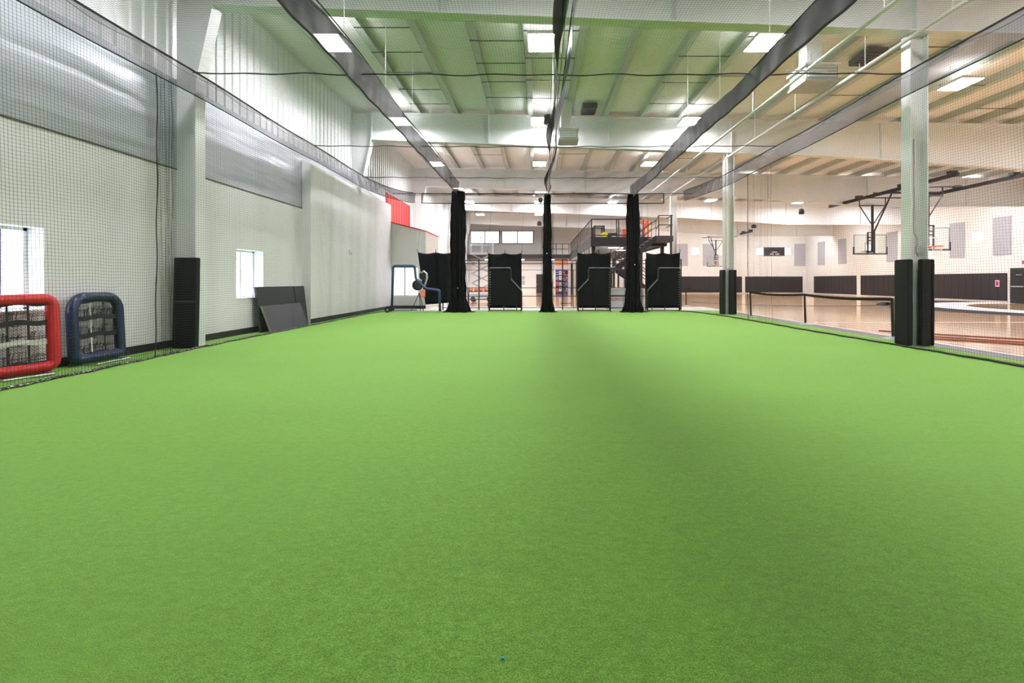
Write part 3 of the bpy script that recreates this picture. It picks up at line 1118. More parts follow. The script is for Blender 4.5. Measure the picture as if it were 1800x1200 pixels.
pitching_target('red padded pitching target with black pocket net by the bright window', (-7.50, 6.50, 0.015), math.atan2(0.78, 0.26), 0.79, 1.0, 0.080, 'red_vinyl', 0.05, 0.10, 0.10)
pitching_target('navy blue padded pitching target with rounded top corners and pocket net', (-7.38, 7.70, 0.015), math.atan2(1.0, -0.06), 0.92, 1.0, 0.080, 'navy_vinyl', 0.05, 0.24, 0.07)

# ------------------------------------------------------------------ mats leaning on the wall
mt = thing('gym_mat', 'large dark mat standing upright against the white wall', 'mat', (XL + 0.04, 12.85, 0.015))
m1 = MB().prism([(0.16, 0), (0.22, 0), (0.08, 1.21), (0.02, 1.21)], 0, 1.95, 'y')
m1.build('sheet', 'dark_mat', mt)
m2 = thing('gym_mat', 'narrow dark mat end showing behind the large upright mat', 'mat', (XL + 0.04, 14.86, 0.015))
MB().prism([(0.16, 0), (0.22, 0), (0.08, 1.21), (0.02, 1.21)], 0, 0.62, 'y').build('sheet', 'dark_mat', m2)
m3 = thing('gym_mat', 'grey folded mat propped at an angle in front of upright mat', 'mat', (XL + 0.04, 12.86, 0.015))
MB().prism([(0.44, 0), (0.50, 0.0), (0.23, 0.70), (0.18, 0.70)], 0, 2.05, 'y').build('sheet', 'charcoal_mat', m3)
MB().prism([(0.44, 0.0), (0.495, 0.0), (0.228, 0.70), (0.18, 0.70)], -0.012, 0.0, 'y').build('pale_edge', 'mat_edge', m3)

# ------------------------------------------------------------------ screens and backdrops


def l_screen(name, label, loc, outline, rad, fm, panel, holes=True, mirror=False, group=None):
    t = thing(name, label, 'screen', loc, 0, group)
    s = -1 if mirror else 1
    pts = []
    for i, (x, z) in enumerate(outline):        # round the corners a little
        if 0 < i < len(outline) - 1:
            a = Vector(outline[i - 1]) - Vector((x, z))
            b = Vector(outline[i + 1]) - Vector((x, z))
            c = min(0.09, a.length * 0.4, b.length * 0.4)
            p, q = Vector((x, z)) + a.normalized() * c, Vector((x, z)) + b.normalized() * c
            for k in range(4):
                w = k / 3
                m = p * (1 - w) ** 2 + Vector((x, z)) * 2 * w * (1 - w) + q * w * w
                pts.append((s * m.x, 0, m.y))
        else:
            pts.append((s * x, 0, z))
    MB().tube(pts, rad, 10).build('frame', fm, t, smooth=True)
    w = outline[-1][0]
    base = MB()
    base.tube([(0, 0, 0.05), (s * w, 0, 0.05)], 0.02, 8)
    for x in (0, w):
        base.tube([(s * x, -0.45, 0.03), (s * x, 0.45, 0.03)], 0.02, 8)
    base.build('base_rails', 'galvanised' if panel is None else 'black_steel', t)
    if panel:
        inner = [(s * x, max(z, 0.24)) for x, z in outline]
        c = Vector((s * w * 0.45, 1.0))
        inner = [tuple(c + (Vector(p) - c) * 0.97) for p in inner]
        MB().prism(inner if s > 0 else inner[::-1], -0.012, 0.012, 'y').build('fabric_panel', panel, t)
        MB().prism([(s * 0.08, 0.4), (s * (w * 0.55), 0.4), (s * (w * 0.55), outline[1][1] - 0.12), (s * 0.08, outline[1][1] - 0.12)], -0.024, -0.012, 'y').build('reinforced_panel', 'black_cloth', t)
        lace = MB()
        for k in range(14):
            z = 0.3 + k * (outline[1][1] - 0.5) / 13
            lace.tube([(s * 0.0, -rad - 0.004, z), (s * 0.07, -0.03, z + 0.02)], 0.007, 4)
        lace.build('lacing', 'galvanised', t)
        for x, zb in ((0.45 * w, 0.0), (0.85 * w, 0.0)):
            MB().tube([(s * x, 0.05, 0.05), (s * x, 0.02, 0.5)], 0.02, 6).build('stay', 'black_steel', t)
        if True:
            tb = [(s * outline[1][0], -0.012 - rad, outline[1][1] + 0.0), (s * outline[2][0], -0.012 - rad, outline[2][1])]
            MB().tube(tb, 0.012, 6).build('worn_edge', 'steel_grey', t)
            tb = [(s * outline[3][0], -0.012 - rad, outline[3][1]), (s * outline[4][0], -0.012 - rad, outline[4][1])]
            MB().tube(tb, 0.012, 6).build('worn_edge', 'steel_grey', t)
    return t


OUT = [(0, 0.05), (0, 1.98), (0.97, 1.98), (0.99, 1.47), (1.47, 0.95), (1.47, 0.05)]
l_screen('l_screen', 'black cloth L-shaped pitching screen between two divider curtain bundles with notch toward stairs', (-2.21, 22.15, 0), OUT, 0.04, 'black_steel', 'black_cloth')
l_screen('l_screen', 'black cloth L-shaped pitching screen in front of the white desk and stairs', (3.32, 22.15, 0), OUT, 0.04, 'black_steel', 'black_cloth', mirror=True)
l_screen('l_screen', 'black cloth L-shaped pitching screen beside the wooden court and barrier net', (6.50, 22.15, 0), OUT, 0.04, 'black_steel', 'black_cloth', mirror=True)
NOUT = [(0, 0.08), (0.06, 2.05), (1.00, 2.05), (1.06, 1.47), (1.50, 1.05), (2.10, 0.98), (2.12, 0.05)]
ns = l_screen('l_screen', 'navy blue padded L-shaped screen on wheels in front of the corner window', (-6.42, 21.3, 0), NOUT, 0.055, 'navy_frame', None)
for y in (-0.28, 0.28):
    wv_ = MB()
    wv_.lathe([(0.05, -0.03), (0.12, -0.03), (0.13, -0.01), (0.13, 0.01), (0.12, 0.03), (0.05, 0.03)], 18)
    wv_.v = [(x - 0.10, z + y, yy + 0.13) for x, yy, z in wv_.v]
    wv_.build('wheel', 'rubber', ns, smooth=False)
    wh = MB().lathe([(0.005, -0.035), (0.05, -0.035), (0.05, 0.035), (0.005, 0.035)], 12)
    wh.v = [(x - 0.10, z + y, yy + 0.13) for x, yy, z in wh.v]
    wh.build('wheel_hub', 'steel_grey', ns)

BD = [((-5.62, -3.95), 2.74, 0.28, 0.36, 'black hanging backdrop cloth behind the blue padded screen', (0.25, 0.5)),
      ((-2.33, -0.75), 2.70, 0.15, 0.0, 'black hanging backdrop cloth behind the screen with rightward notch', (0.5,)),
      ((1.87, 3.42), 2.72, 0.15, 0.0, 'black hanging backdrop cloth below the stair platform railing', (0.5,)),
      ((5.08, 6.66), 2.72, 0.15, 0.0, 'black hanging backdrop cloth in front of the platform corner column', (0.5,))]
for bi, ((x0, x1), zt, zb, slant, lab, folds) in enumerate(BD):
    t = thing('backdrop_cloth', lab, 'backdrop', (0, 22.68, 0))
    w = x1 - x0

    def cloth(u, v):
        x = x0 + w * u + slant * (1 - v) * (1 - u)
        sag = 0.07 * math.sin(PI * ((u * 2) % 1.0)) * max(0, v - 0.6) * 2.5
        y = 0.03 * math.sin(u * 14 + bi) * (0.5 + 0.5 * v) + (0.10 * math.exp(-((u - 0.5) / 0.03) ** 2) if bi == 0 else 0.0) + 0.05 * math.sin(u * 5 + v * 6) * v
        return (x, y, zb + (zt - zb) * v - sag + (0.10 * u * (1 - v) if bi == 0 else 0))
    MB().sheet(cloth, 40, 14, (0, 0.008, 0)).build('cloth', 'black_cloth', t, smooth=True)
    each('tie', 'net_black', t, [[(x0 + w * q, 0, zt - 0.03), (x0 + w * q + (0.03 if q == 1 else -0.03 if q == 0 else 0), 0.02, zt + 0.14)] for q in (0, 0.5, 1)], 0.014)
    each('hanging_cord', 'net_black', t, [[(x0 + w * q, 0.02, zt + 0.12), (x0 + w * q + (0.15 if q == 0 else 0.1), 0.25, 5.09)] for q in (0, 1)], 0.004)

# pitching machine behind the navy screen
pmn = thing('pitching_machine', 'pitching machine on thin tripod legs behind the blue screen', 'pitching machine', (-5.32, 21.75, 0))
lg = []
for (x, y) in ((-0.33, -0.15), (0.22, -0.1), (-0.02, 0.3)):
    MB().tube([(0.0, 0, 0.85), (x, y, 0.03)], 0.016, 6).build('leg', 'black_steel', pmn)
MB().cbox(0.06, 0.26, -0.10, 0.10, 0.66, 1.0, 0.03).build('motor_box', 'sign_orange', pmn)
wl = MB().lathe([(0.20, -0.04), (0.24, -0.03), (0.24, 0.03), (0.20, 0.04), (0.20, -0.04)], 24, caps=False)
wl.v = [(x - 0.08, z, y + 1.20) for x, y, z in wl.v]
wl.build('throwing_wheel', 'rubber', pmn, smooth=True)
wl = MB().lathe([(0.02, -0.02), (0.2, -0.012), (0.2, 0.012), (0.02, 0.02)], 20)
wl.v = [(x - 0.08, z, y + 1.20) for x, y, z in wl.v]
wl.build('wheel_disc', 'dark_grey', pmn)
wl = MB().lathe([(0.15, -0.05), (0.20, -0.04), (0.20, 0.04), (0.15, 0.05)], 20)
wl.v = [(x + 0.20, z, y + 1.62) for x, y, z in wl.v]
wl.build('throwing_wheel', 'rubber', pmn)
MB().tube([(0.10, -0.05, 1.75), (0.22, -0.06, 1.82), (0.34, -0.05, 1.72), (0.36, -0.04, 1.55), (0.30, -0.04, 1.30), (0.2, 0, 1.1)], 0.045, 8).build('wheel_guard', 'galvanised', pmn, smooth=True)

# ------------------------------------------------------------------ pipe fence behind the cage
fe = thing('pipe_fence', 'black pipe rail frame standing behind the end net', 'fence', (0, 23.25, 0))
for z in (2.38, 2.22, 1.92, 1.06, 0.66, 0.10):
    MB().tube([(-4.6, 0, z), (6.9, 0, z)], 0.012 if z in (1.92,) else 0.02, 6).build('rail', 'black_steel', fe)
for x in (-4.55, -2.82, 1.20, 5.2, 6.9):
    MB().tube([(x, 0, 0), (x, 0, 2.45)], 0.03, 8).build('post', 'black_steel', fe)
MB().box(1.1, 1.65, -0.02, 0.02, 0.3, 0.33).build('gate_bar', 'black_steel', fe)
MB().tube([(1.72, 0, 0.1), (1.72, 0, 1.92)], 0.015, 6).build('gate_post', 'black_steel', fe)

# ------------------------------------------------------------------ barrier net along the court
def barrier(label, pts, zt=1.0):
    t = thing('barrier_net', label, 'barrier', (0, 0, 0))
    for i, (x, y) in enumerate(pts):
        p = MB().tube([(x, y, 0.03), (x - 0.03, y, zt)], 0.034, 8).build('pole', 'black_steel', t)
        MB().lathe([(0.22, 0.0), (0.22, 0.015), (0.16, 0.03), (0.04, 0.045), (0.03, 0.08)], 20, (x, y, 0.006)).build('foot_disc', 'duct_grey', p)
    tp = []
    for (a, b) in zip(pts, pts[1:]):
        for k in range(8):
            q = k / 8
            tp.append((a[0] + (b[0] - a[0]) * q - 0.03, a[1] + (b[1] - a[1]) * q, zt - 0.05 * math.sin(PI * q)))
    tp.append((pts[-1][0] - 0.03, pts[-1][1], zt))
    n = len(tp)
    MB().sheet(lambda u, v: (tp[round(u * (n - 1))][0] - 0.03, tp[round(u * (n - 1))][1], tp[round(u * (n - 1))][2] - 0.06 + 0.07 * v), n - 1, 1, (0.012, 0, 0)).build('top_tape', 'black_cloth', t)
    return t


barrier('low black barrier tape on disc-footed poles running behind the big padded column', [(8.42, 11.45), (8.42, 15.2), (8.12, 18.4)], 0.98)
barrier('short low black barrier tape on poles beyond the second padded column', [(8.30, 21.9), (8.15, 26.5)], 0.98)

# maroon ropes on the court floor
for i, (x, y, lab) in enumerate(((9.05, 11.8, 'maroon rope on the court floor, lying closest to the turf'), (9.25, 12.45, 'maroon rope on the court floor, lying between two other ropes'), (9.45, 13.35, 'maroon rope on the court floor, lying farthest from the turf'))):
    pts = [(x + 4.6 * u, y - 4.4 * u + 0.06 * math.sin(u * 9 + i), 0.014) for u in np.linspace(0, 1, 40)]
    tag(MB().tube(pts, 0.013, 7).build('floor_rope', 'maroon_rope', smooth=True), lab, 'rope')

# ------------------------------------------------------------------ gym wall pads, acoustic panels, door
def wall_pads(label, axis, a, b, fixed):
    if axis == 'x':
        t = thing('wall_padding', label, 'wall pad', (a, fixed, 0.12))
    else:
        t = thing('wall_padding', label, 'wall pad', (fixed, a, 0.12))
    n = max(1, round((b - a) / 0.61))
    w = (b - a) / n
    first = None
    for i in range(n):
        if first is None:
            if axis == 'x':
                first = MB().cbox(0.004, w - 0.004, -0.06, 0, 0, 1.78, 0.015).build('pad_panel', 'pad_brown', t)
            else:
                first = MB().cbox(-0.06, 0, 0.004, w - 0.004, 0, 1.78, 0.015).build('pad_panel', 'pad_brown', t)
        else:
            link_copy(first, t, (w * i, 0, 0) if axis == 'x' else (0, w * i, 0))
    if axis == 'x':
        MB().box(0, b - a, -0.07, 0, -0.03, -0.002).build('wall_strip', 'plastic_white', t)
    else:
        MB().box(-0.07, 0, 0, b - a, -0.03, -0.002).build('wall_strip', 'plastic_white', t)


wall_pads('dark wall padding on the far gym wall below the hanging far hoop', 'x', 13.0, 22.6, Y1 - 0.005)
wall_pads('dark wall padding on the far gym wall below the scoreboard', 'x', 22.95, 29.3, Y1 - 0.005)
wall_pads('dark padding on the court side wall next to the far corner', 'y', 45.0, 51.9, XR - 0.005)
wall_pads('dark padding on the court side wall behind the nearer hoops', 'y', 37.3, 44.4, XR - 0.005)
wall_pads('dark padding on the court side wall next to the black double door', 'y', 30.55, 36.4, XR - 0.005)
AP = [('y', 50.6, 'grey acoustic wall panel nearest the far corner of the side wall'), ('y', 47.1, 'grey acoustic wall panel second from the far corner on side wall'),
      ('y', 40.5, 'grey acoustic wall panel behind the glass backboard'), ('y', 34.2, 'grey acoustic wall panel beside the small bright square window near the door'), ('y', 30.9, 'grey acoustic wall panel above the door end of the padding'),
      ('x', 16.0, 'grey acoustic wall panel on the far wall clear of any hoop'), ('x', 18.9, 'grey acoustic wall panel behind the small far hoop'), ('x', 29.0, 'grey acoustic wall panel in the far corner beyond the scoreboard')]
for ax, c, lab in AP:
    t = thing('acoustic_panel', lab, 'acoustic panel', (XR - 0.005, c, 3.06) if ax == 'y' else (c, Y1 - 0.005, 3.06))
    if ax == 'y':
        MB().cbox(-0.06, 0, -0.61, 0.61, 0, 2.44, 0.012).build('panel', 'acoustic', t)
        MB().box(-0.012, 0, -0.63, 0.63, -0.02, 2.46).build('backing_rim', 'plastic_white', t)
    else:
        MB().cbox(-0.61, 0.61, -0.06, 0, 0, 2.44, 0.012).build('panel', 'acoustic', t)
        MB().box(-0.63, 0.63, -0.012, 0, -0.02, 2.46).build('backing_rim', 'plastic_white', t)
# door
d = struct(MB().box(XR - 0.05, XR - 0.001, 28.4, 30.35, 0, 2.2).build('door_1', 'dark_grey'))
for k in range(2):
    y0 = 28.46 + k * 0.93
    leaf = MB().box(XR - 0.075, XR - 0.05, y0, y0 + 0.90, 0.02, 2.12).build('door_leaf', 'black_steel', d)
    MB().box(XR - 0.12, XR - 0.075, y0 + 0.06, y0 + 0.84, 1.02, 1.08).build('push_bar', 'galvanised', leaf)
    MB().box(XR - 0.085, XR - 0.075, y0 + 0.2, y0 + 0.55, 1.75, 1.79).build('door_plate', 'galvanised', leaf)
ex = thing('exit_sign', 'small red exit sign above the black double door', 'sign', (XR - 0.06, 29.4, 2.42))
MB().cbox(-0.03, 0.05, -0.17, 0.17, 0, 0.22, 0.01).build('sign_box', 'crimson', ex)
fx = thing('extinguisher_sign', 'small red and white sign on the dark wall padding', 'sign', (XR - 0.08, 31.15, 1.02))
MB().box(-0.015, 0, -0.14, 0.14, 0, 0.42).build('sign_plate', 'plastic_white', fx)
MB().box(-0.02, -0.015, -0.10, 0.10, 0.06, 0.36).build('red_mark', 'crimson', fx)

# scoreboard
sb = thing('scoreboard', 'black wall scoreboard on the far gym wall between bright windows', 'scoreboard', (25.0 + 1.15, Y1 - 0.01, 4.2))
MB().cbox(-1.15, 1.15, -0.12, 0, 0, 0.92, 0.02).build('cabinet', 'dark_grey', sb)
MB().box(-0.55, 0.55, -0.135, -0.12, 0.48, 0.84).build('display', 'black_steel', sb)
for x in (-0.95, 0.62):
    MB().box(x, x + 0.36, -0.135, -0.12, 0.2, 0.62).build('display', 'black_steel', sb)
MB().box(-0.5, -0.1, -0.135, -0.12, 0.12, 0.2).build('legend_strip', 'plastic_white', sb)
MB().box(0.1, 0.5, -0.135, -0.12, 0.12, 0.2).build('legend_strip', 'plastic_white', sb)
MB().box(-0.3, 0.3, -0.135, -0.12, 0.36, 0.42).build('legend_strip', 'plastic_white', sb)


# ------------------------------------------------------------------ basketball goals
def goal(label, x, y, face, rails, board_z=2.90, mast_top=5.6, arm=1.45):
    """face = +1 board looks along +Y, -1 along -Y; rails: hang frame offset behind the board"""
    t = thing('basketball_goal', label, 'basketball goal', (x, y, 0))
    b = -face
    W, H = 0.915, 1.07
    MB().box(-W, W, -0.006, 0.006, board_z, board_z + H).build('backboard_glass', 'glass', t)
    fr = MB()
    for (xa, xb, za, zb) in ((-W, W, 0, 0.045), (-W, W, H - 0.035, H), (-W, -W + 0.035, 0, H), (W - 0.035, W, 0, H)):
        fr.box(xa, xb, -0.02, 0.02, board_z + za, board_z + zb)
    fr.build('backboard_frame', 'steel_grey', t)
    pd = MB().box(-W - 0.03, W + 0.03, -0.035, 0.035, board_z - 0.04, board_z + 0.012)
    pd.box(-W - 0.03, -W + 0.02, -0.035, 0.035, board_z, board_z + 0.38)
    pd.box(W - 0.02, W + 0.03, -0.035, 0.035, board_z, board_z + 0.38)
    pd.build('edge_padding', 'black_steel', t)
    sq = MB()
    for (xa, xb, za, zb) in ((-0.3, 0.3, 0.15, 0.19), (-0.3, 0.3, 0.56, 0.60), (-0.3, -0.26, 0.15, 0.6), (0.26, 0.3, 0.15, 0.6)):
        sq.box(xa, xb, face * 0.008 - 0.003, face * 0.008 + 0.003, board_z + za, board_z + zb)
    sq.build('target_square', 'plastic_white', t)
    cf = MB()
    for xx in (-0.18, 0.18):
        cf.box(xx - 0.03, xx + 0.03, b * 0.07 - 0.03, b * 0.07 + 0.03, board_z + 0.02, board_z + H + 0.12)
    for zz in (0.1, 0.72, 0.9, H + 0.1):
        cf.box(-0.21, 0.21, b * 0.07 - 0.03, b * 0.07 + 0.03, board_z + zz - 0.02, board_z + zz + 0.03)
    cf.build('support_frame', 'black_steel', t)
    ring = [(0.225 * math.cos(w), face * (0.38 + 0.0) + 0.225 * math.sin(w), 3.05) for w in np.linspace(0, 2 * PI, 24, endpoint=False)]
    rim = MB().tube(ring, 0.014, 6, closed=True)
    rim.box(-0.11, 0.11, face * 0.09 - 0.08, face * 0.09 + 0.08, 2.98, 3.06)
    rim.build('rim', 'orange', t)
    fam = []
    for k in range(16):
        a = 2 * PI * k / 16
        fam.append([((0.225 - 0.1 * q) * math.cos(a + q * 0.4), face * 0.38 + (0.225 - 0.1 * q) * math.sin(a + q * 0.4), 3.04 - 0.4 * q) for q in np.linspace(0, 1, 5)])
        fam.append([((0.225 - 0.1 * q) * math.cos(a - q * 0.4), face * 0.38 + (0.225 - 0.1 * q) * math.sin(a - q * 0.4), 3.04 - 0.4 * q) for q in np.linspace(0, 1, 5)])
    strands('hoop_net', [(np.array(fam), (1, 0, 0), (0, 1, 0))], 'plastic_white', t, 0.004)
    my = b * 0.18
    MB().tube([(0, my, board_z + 0.1), (0, my, mast_top)], 0.065, 10).build('mast', 'black_steel', t)
    br = MB()
    for sx in (-1, 1):
        br.tube([(0, my, board_z + 1.55), (sx * 0.72, my, mast_top - 0.05)], 0.03, 6)
        br.tube([(sx * 0.72, my, mast_top - 0.05), (sx * 0.72, my, mast_top + 0.38)], 0.03, 6)
    br.tube([(-0.72, my, mast_top - 0.05), (0.72, my, mast_top - 0.05)], 0.03, 6)
    br.build('side_brace', 'black_steel', t)
    MB().tube([(0, my, board_z + 1.0), (0, my + b * arm, mast_top + 0.35)], 0.04, 8).build('back_brace', 'black_steel', t)
    hb = MB()
    hb.tube([(-0.95, my, mast_top + 0.38), (2.2, my, mast_top + 0.38)], 0.035, 6)
    hb.tube([(-0.95, my + b * arm, mast_top + 0.38), (2.2, my + b * arm, mast_top + 0.38)], 0.035, 6)
    hb.build('hanger_bar', 'black_steel', t)
    return t


goal('glass basketball goal seen from behind, hanging left of the big padded column', 18.5, 26.9, 1, None)
goal('glass basketball goal with orange rim facing the turf, beside big column', 19.03, 23.4, -1, None)
gfar = goal('small far basketball goal hanging in front of the far gym wall', 18.35, 49.6, -1, None)
for (x, ya, yb, lab) in ((18.6, 21.4, 30.8, 'long dark steel track carrying the two glass basketball goals'), (21.7, 19.0, 27.6, 'second dark steel track parallel to the long one above the court'),
                         (20.4, 46.0, 51.6, 'short dark steel track above the small far basketball goal')):
    t = thing('goal_track', lab, 'track', (x, 0, 6.06))
    MB().box(-0.07, 0.07, ya, yb, -0.02, 0.14).build('beam', 'black_steel', t)
    for y in (ya + 0.3, ya + (yb - ya) * 0.35, ya + (yb - ya) * 0.7, yb - 0.3):
        MB().box(-0.16, 0.16, y - 0.12, y + 0.12, 0.14, 0.26).build('clamp', 'dark_grey', t)
    each('hanger_rod', 'galvanised', t, [[(0, y, 0.2), (0, y, roof(x) - 6.1)] for y in (ya + 0.3, yb - 0.3)], 0.02)

# ------------------------------------------------------------------ ceiling services
for i, (x, lab) in enumerate(((6.45, 'white sprinkler pipe crossing behind the dark valance near the columns'), (7.72, 'white sprinkler pipe running right along the column line'))):
    t = thing('sprinkler_pipe', lab, 'pipe', (x, 0, 6.42))
    MB().tube([(0, 4, 0), (0, 30, 0)], 0.04, 8).build('pipe', 'plastic_white', t)
    each('hanger', 'plastic_white', t, [[(0, y, 0), (0, y, roof(x) - 6.48)] for y in (6.5, 9.0, 11.4, 14.5, 17.2, 22, 25)], 0.012)
    each('branch', 'plastic_white', t, [[(-0.5, y, 0), (0.5, y, 0)] for y in (8.0, 11.6, 18.0, 23)], 0.018)
    each('sprinkler_head', 'galvanised', t, [[(0, y, 0), (0, y, 0.18)] for y in (8.0, 11.6, 18.0, 23)], 0.015)


def diffuser(label, x, y, z, w=0.9, dep=0.9):
    t = thing('air_diffuser', label, 'air diffuser', (x, y, z))
    MB().box(-w / 2, w / 2, -dep / 2, dep / 2, 0.0, 0.06).box(-w / 2 + 0.04, w / 2 - 0.04, -dep / 2 + 0.04, dep / 2 - 0.04, 0.06, 0.42).build('plenum', 'duct_grey', t)
    for k in range(4):
        MB().box(-w / 2 + 0.08, w / 2 - 0.08, -dep / 2 + 0.02, -dep / 2 + 0.04, 0.11 + 0.08 * k, 0.15 + 0.08 * k).build('louvre', 'plastic_white', t)
    MB().box(-w / 2 - 0.02, w / 2 + 0.02, -dep / 2 - 0.02, dep / 2 + 0.02, 0.40, 0.46).build('rim', 'plastic_white', t)
    MB().box(-0.28, 0.12, -0.2, 0.2, 0.46, roof(x) - z - 0.09).build('duct', 'liner_white', t)


diffuser('grey air diffuser box dropping from the roof near the sprinkler pipes', 7.35, 12.9, 6.55)
diffuser('grey air diffuser box dropping from the roof by the middle curtain', 1.15, 18.3, 6.62, 0.75, 0.8)
for (x, y, lab) in ((9.7, 14.2, 'dark return air grille in the ceiling above the columns'), (2.0, 18.9, 'dark return air grille in the ceiling above the middle lanes')):
    t = thing('return_grille', lab, 'grille', (x, y, roof(x) - 0.30))
    MB().box(-0.28, 0.28, -0.45, 0.45, 0, 0.16).build('housing', 'louvre_dark', t)
    for k in range(6):
        MB().box(-0.27, 0.27, -0.45 + 0.16 * k, -0.40 + 0.16 * k, -0.02, 0.0).build('louvre', 'dark_grey', t)
spk = [(at(963, 211, 18.2), 0.17, 0.36, 'round dark pendant speaker next to a lit light'), (at(1409, 372, 30), 0.16, 0.32, 'dark box speaker hanging above the court lights'),
       (at(948, 393, 40), 0.18, 0.36, 'dark pendant speaker by the middle bundle and far windows'), (at(1325, 398, 40), 0.2, 0.28, 'small dark speaker beside the net cord and second column'), (at(950, 352, 30), 0.14, 0.30, 'dark pendant speaker just under the end net valance')]
for (p, r_, h, lab) in spk:
    t = thing('pendant_speaker', lab, 'speaker', (p[0], p[1], p[2] - h / 2))
    MB().lathe([(r_ * 0.7, 0), (r_, 0.03), (r_, h * 0.7), (r_ * 0.8, h), (0.03, h + 0.03)], 18).build('housing', 'dark_grey', t, smooth=True)
    MB().lathe([(r_ * 0.68, -0.006), (r_ * 0.68, 0.01)], 18).build('grille', 'steel_grey', t)
    MB().tube([(0, 0, h), (0, 0, roof(p[0]) - p[2] + h / 2 - 0.1)], 0.01, 5).build('hanger', 'galvanised', t)

# ------------------------------------------------------------------ far mezzanine, stair platform
struct(MB().box(XL, 3.3, 50.0, Y1, 3.75, 4.15).build('floor_mezzanine', 'dark_grey'))
for (x, lab) in ((-5.0, 'strip light under the mezzanine closest to the long wall'), (-2.0, 'strip light under the middle of the mezzanine'), (1.2, 'strip light under the mezzanine above the shop shelves')):  # fixtures added to brighten the dim wall below the mezzanine
    t = thing('added_fill_strip', 'added long white ' + lab, 'light', (x, 51.2, 3.62), 0, 'added fill lights under the mezzanine')
    MB().cbox(-0.6, 0.6, -0.1, 0.1, 0.03, 0.13, 0.01).build('housing', 'plastic_white', t)
    MB().box(-0.56, 0.56, -0.07, 0.07, 0.015, 0.03).build('panel', 'lamp_panel', t)
n = 20
for x0, x1, nn in ((-7.45, -4.2, 1), (-4.0, -0.45, 2)):
    f = MB()
    z0, z1 = 5.5, 6.95
    for (xa, xb, za, zb) in ((x0, x0 + 0.08, z0, z1), (x1 - 0.08, x1, z0, z1), (x0, x1, z0, z0 + 0.08), (x0, x1, z1 - 0.08, z1), ((x0 + x1) / 2 - 0.04, (x0 + x1) / 2 + 0.04, z0, z1)):
        f.box(xa, xb, Y1 - 0.08, Y1 - 0.001, za, zb)
    fo = struct(f.build('window_%d' % n, 'black_steel'))
    n += 1
    m_ = (x0 + x1) / 2
    for (xa, xb) in ((x0 + 0.08, m_ - 0.04), (m_ + 0.04, x1 - 0.08)):
        MB().box(xa, xb, Y1 - 0.05, Y1 - 0.03, z0 + 0.08, z1 - 0.08).build('pane', 'day_pane', fo)

mg = thing('mezzanine_railing', 'thin black railing along the edge of the far mezzanine', 'railing', (0, 50.05, 4.15))
for z in (0.55, 1.1):
    MB().tube([(0.6, 0, z), (3.25, 0, z)], 0.03, 6).build('rail', 'black_steel', mg)
for k in range(5):
    MB().tube([(0.6 + 0.66 * k, 0, 0), (0.6 + 0.66 * k, 0, 1.1)], 0.03, 6).build('post', 'black_steel', mg)
PX0, PX1, PY0, PY1, PZ = 3.35, 7.95, 30.0, 50.0, 4.0
plat = thing('stair_platform', 'raised black steel platform with railings carrying exercise equipment', 'platform', (0, 0, 0))
MB().box(PX0, PX1, PY0, PY1, PZ - 0.1, PZ).build('deck', 'dark_grey', plat)
MB().box(PX0, PX1, PY0 - 0.06, PY0, PZ - 0.45, PZ + 0.12).build('fascia', 'black_steel', plat)
MB().box(PX0 - 0.06, PX0, PY0 - 0.06, PY1, PZ - 0.45, PZ + 0.12).build('fascia', 'black_steel', plat)
MB().box(PX1, PX1 + 0.06, PY0 - 0.06, PY1, PZ - 0.45, PZ + 0.12).build('fascia', 'black_steel', plat)
for y in (30.3, 36.5, 43.0, 49.5):
    for x in (PX0 + 0.15, PX1 - 0.15):
        MB().box(x - 0.1, x + 0.1, y - 0.1, y + 0.1, 0.0, PZ - 0.1).build('post', 'black_steel', plat)
for i in range(20):
    MB().box(PX0, PX1, PY0 + 0.46 + i, PY0 + 0.54 + i, PZ - 0.38, PZ - 0.1).build('joist', 'steel_grey', plat)
rail = MB()
for z in (PZ + 1.22, PZ + 0.22):
    rail.tube([(PX0, PY0, z), (PX1 - 1.5, PY0, z)], 0.035, 6)
    rail.tube([(PX0, PY0, z), (PX0, PY1, z)], 0.035, 6)
for x in (PX0, PX0 + 1.55, PX0 + 1.68, PX0 + 3.2):
    rail.tube([(x, PY0, PZ - 0.4), (x, PY0, PZ + 1.22)], 0.035, 6)
rail.build('guard_rail', 'black_steel', plat)
bal = MB().box(PX0 - 0.015, PX0 + 0.015, -0.015, 0.015, PZ, PZ + 1.2).build('baluster', 'dark_grey', plat)
bal.location = (0, PY0 + 0.35, 0)
for i in range(1, 32):
    link_copy(bal, plat, (0, PY0 + 0.35 + 0.61 * i, 0))
each('rail_wire', 'steel_grey', plat, [[(PX0, PY0, PZ + 0.45 + 0.3 * k), (PX0, PY1, PZ + 0.45 + 0.3 * k)] for k in range(3)], 0.006)
bs = MB().prism([(-0.05, 0), (0.5, 0.4), (0.5, 0.46), (-0.05, 0.46)], PX0 - 0.05, PX0 + 0.02, 'x').build('bracket', 'galvanised', plat)
bs.location = (0, PY0 + 0.2, PZ - 0.95)
for i in range(1, 13):
    link_copy(bs, plat, (0, PY0 + 0.2 + 1.55 * i, PZ - 0.95))
# lights under the deck
for (x, y, lab) in ((5.0, 31.0, 'small bright strip light under the platform edge by the stairs'), (5.9, 33.5, 'small bright strip light deeper under the steel platform')):
    t = thing('underdeck_light', lab, 'light', (x, y, PZ - 0.5), 0, 'lights under the platform')
    MB().cbox(-0.5, 0.5, -0.08, 0.08, 0.02, 0.12, 0.01).build('housing', 'plastic_white', t)
    MB().box(-0.46, 0.46, -0.06, 0.06, 0.0, 0.02).build('panel', 'lamp_panel', t)


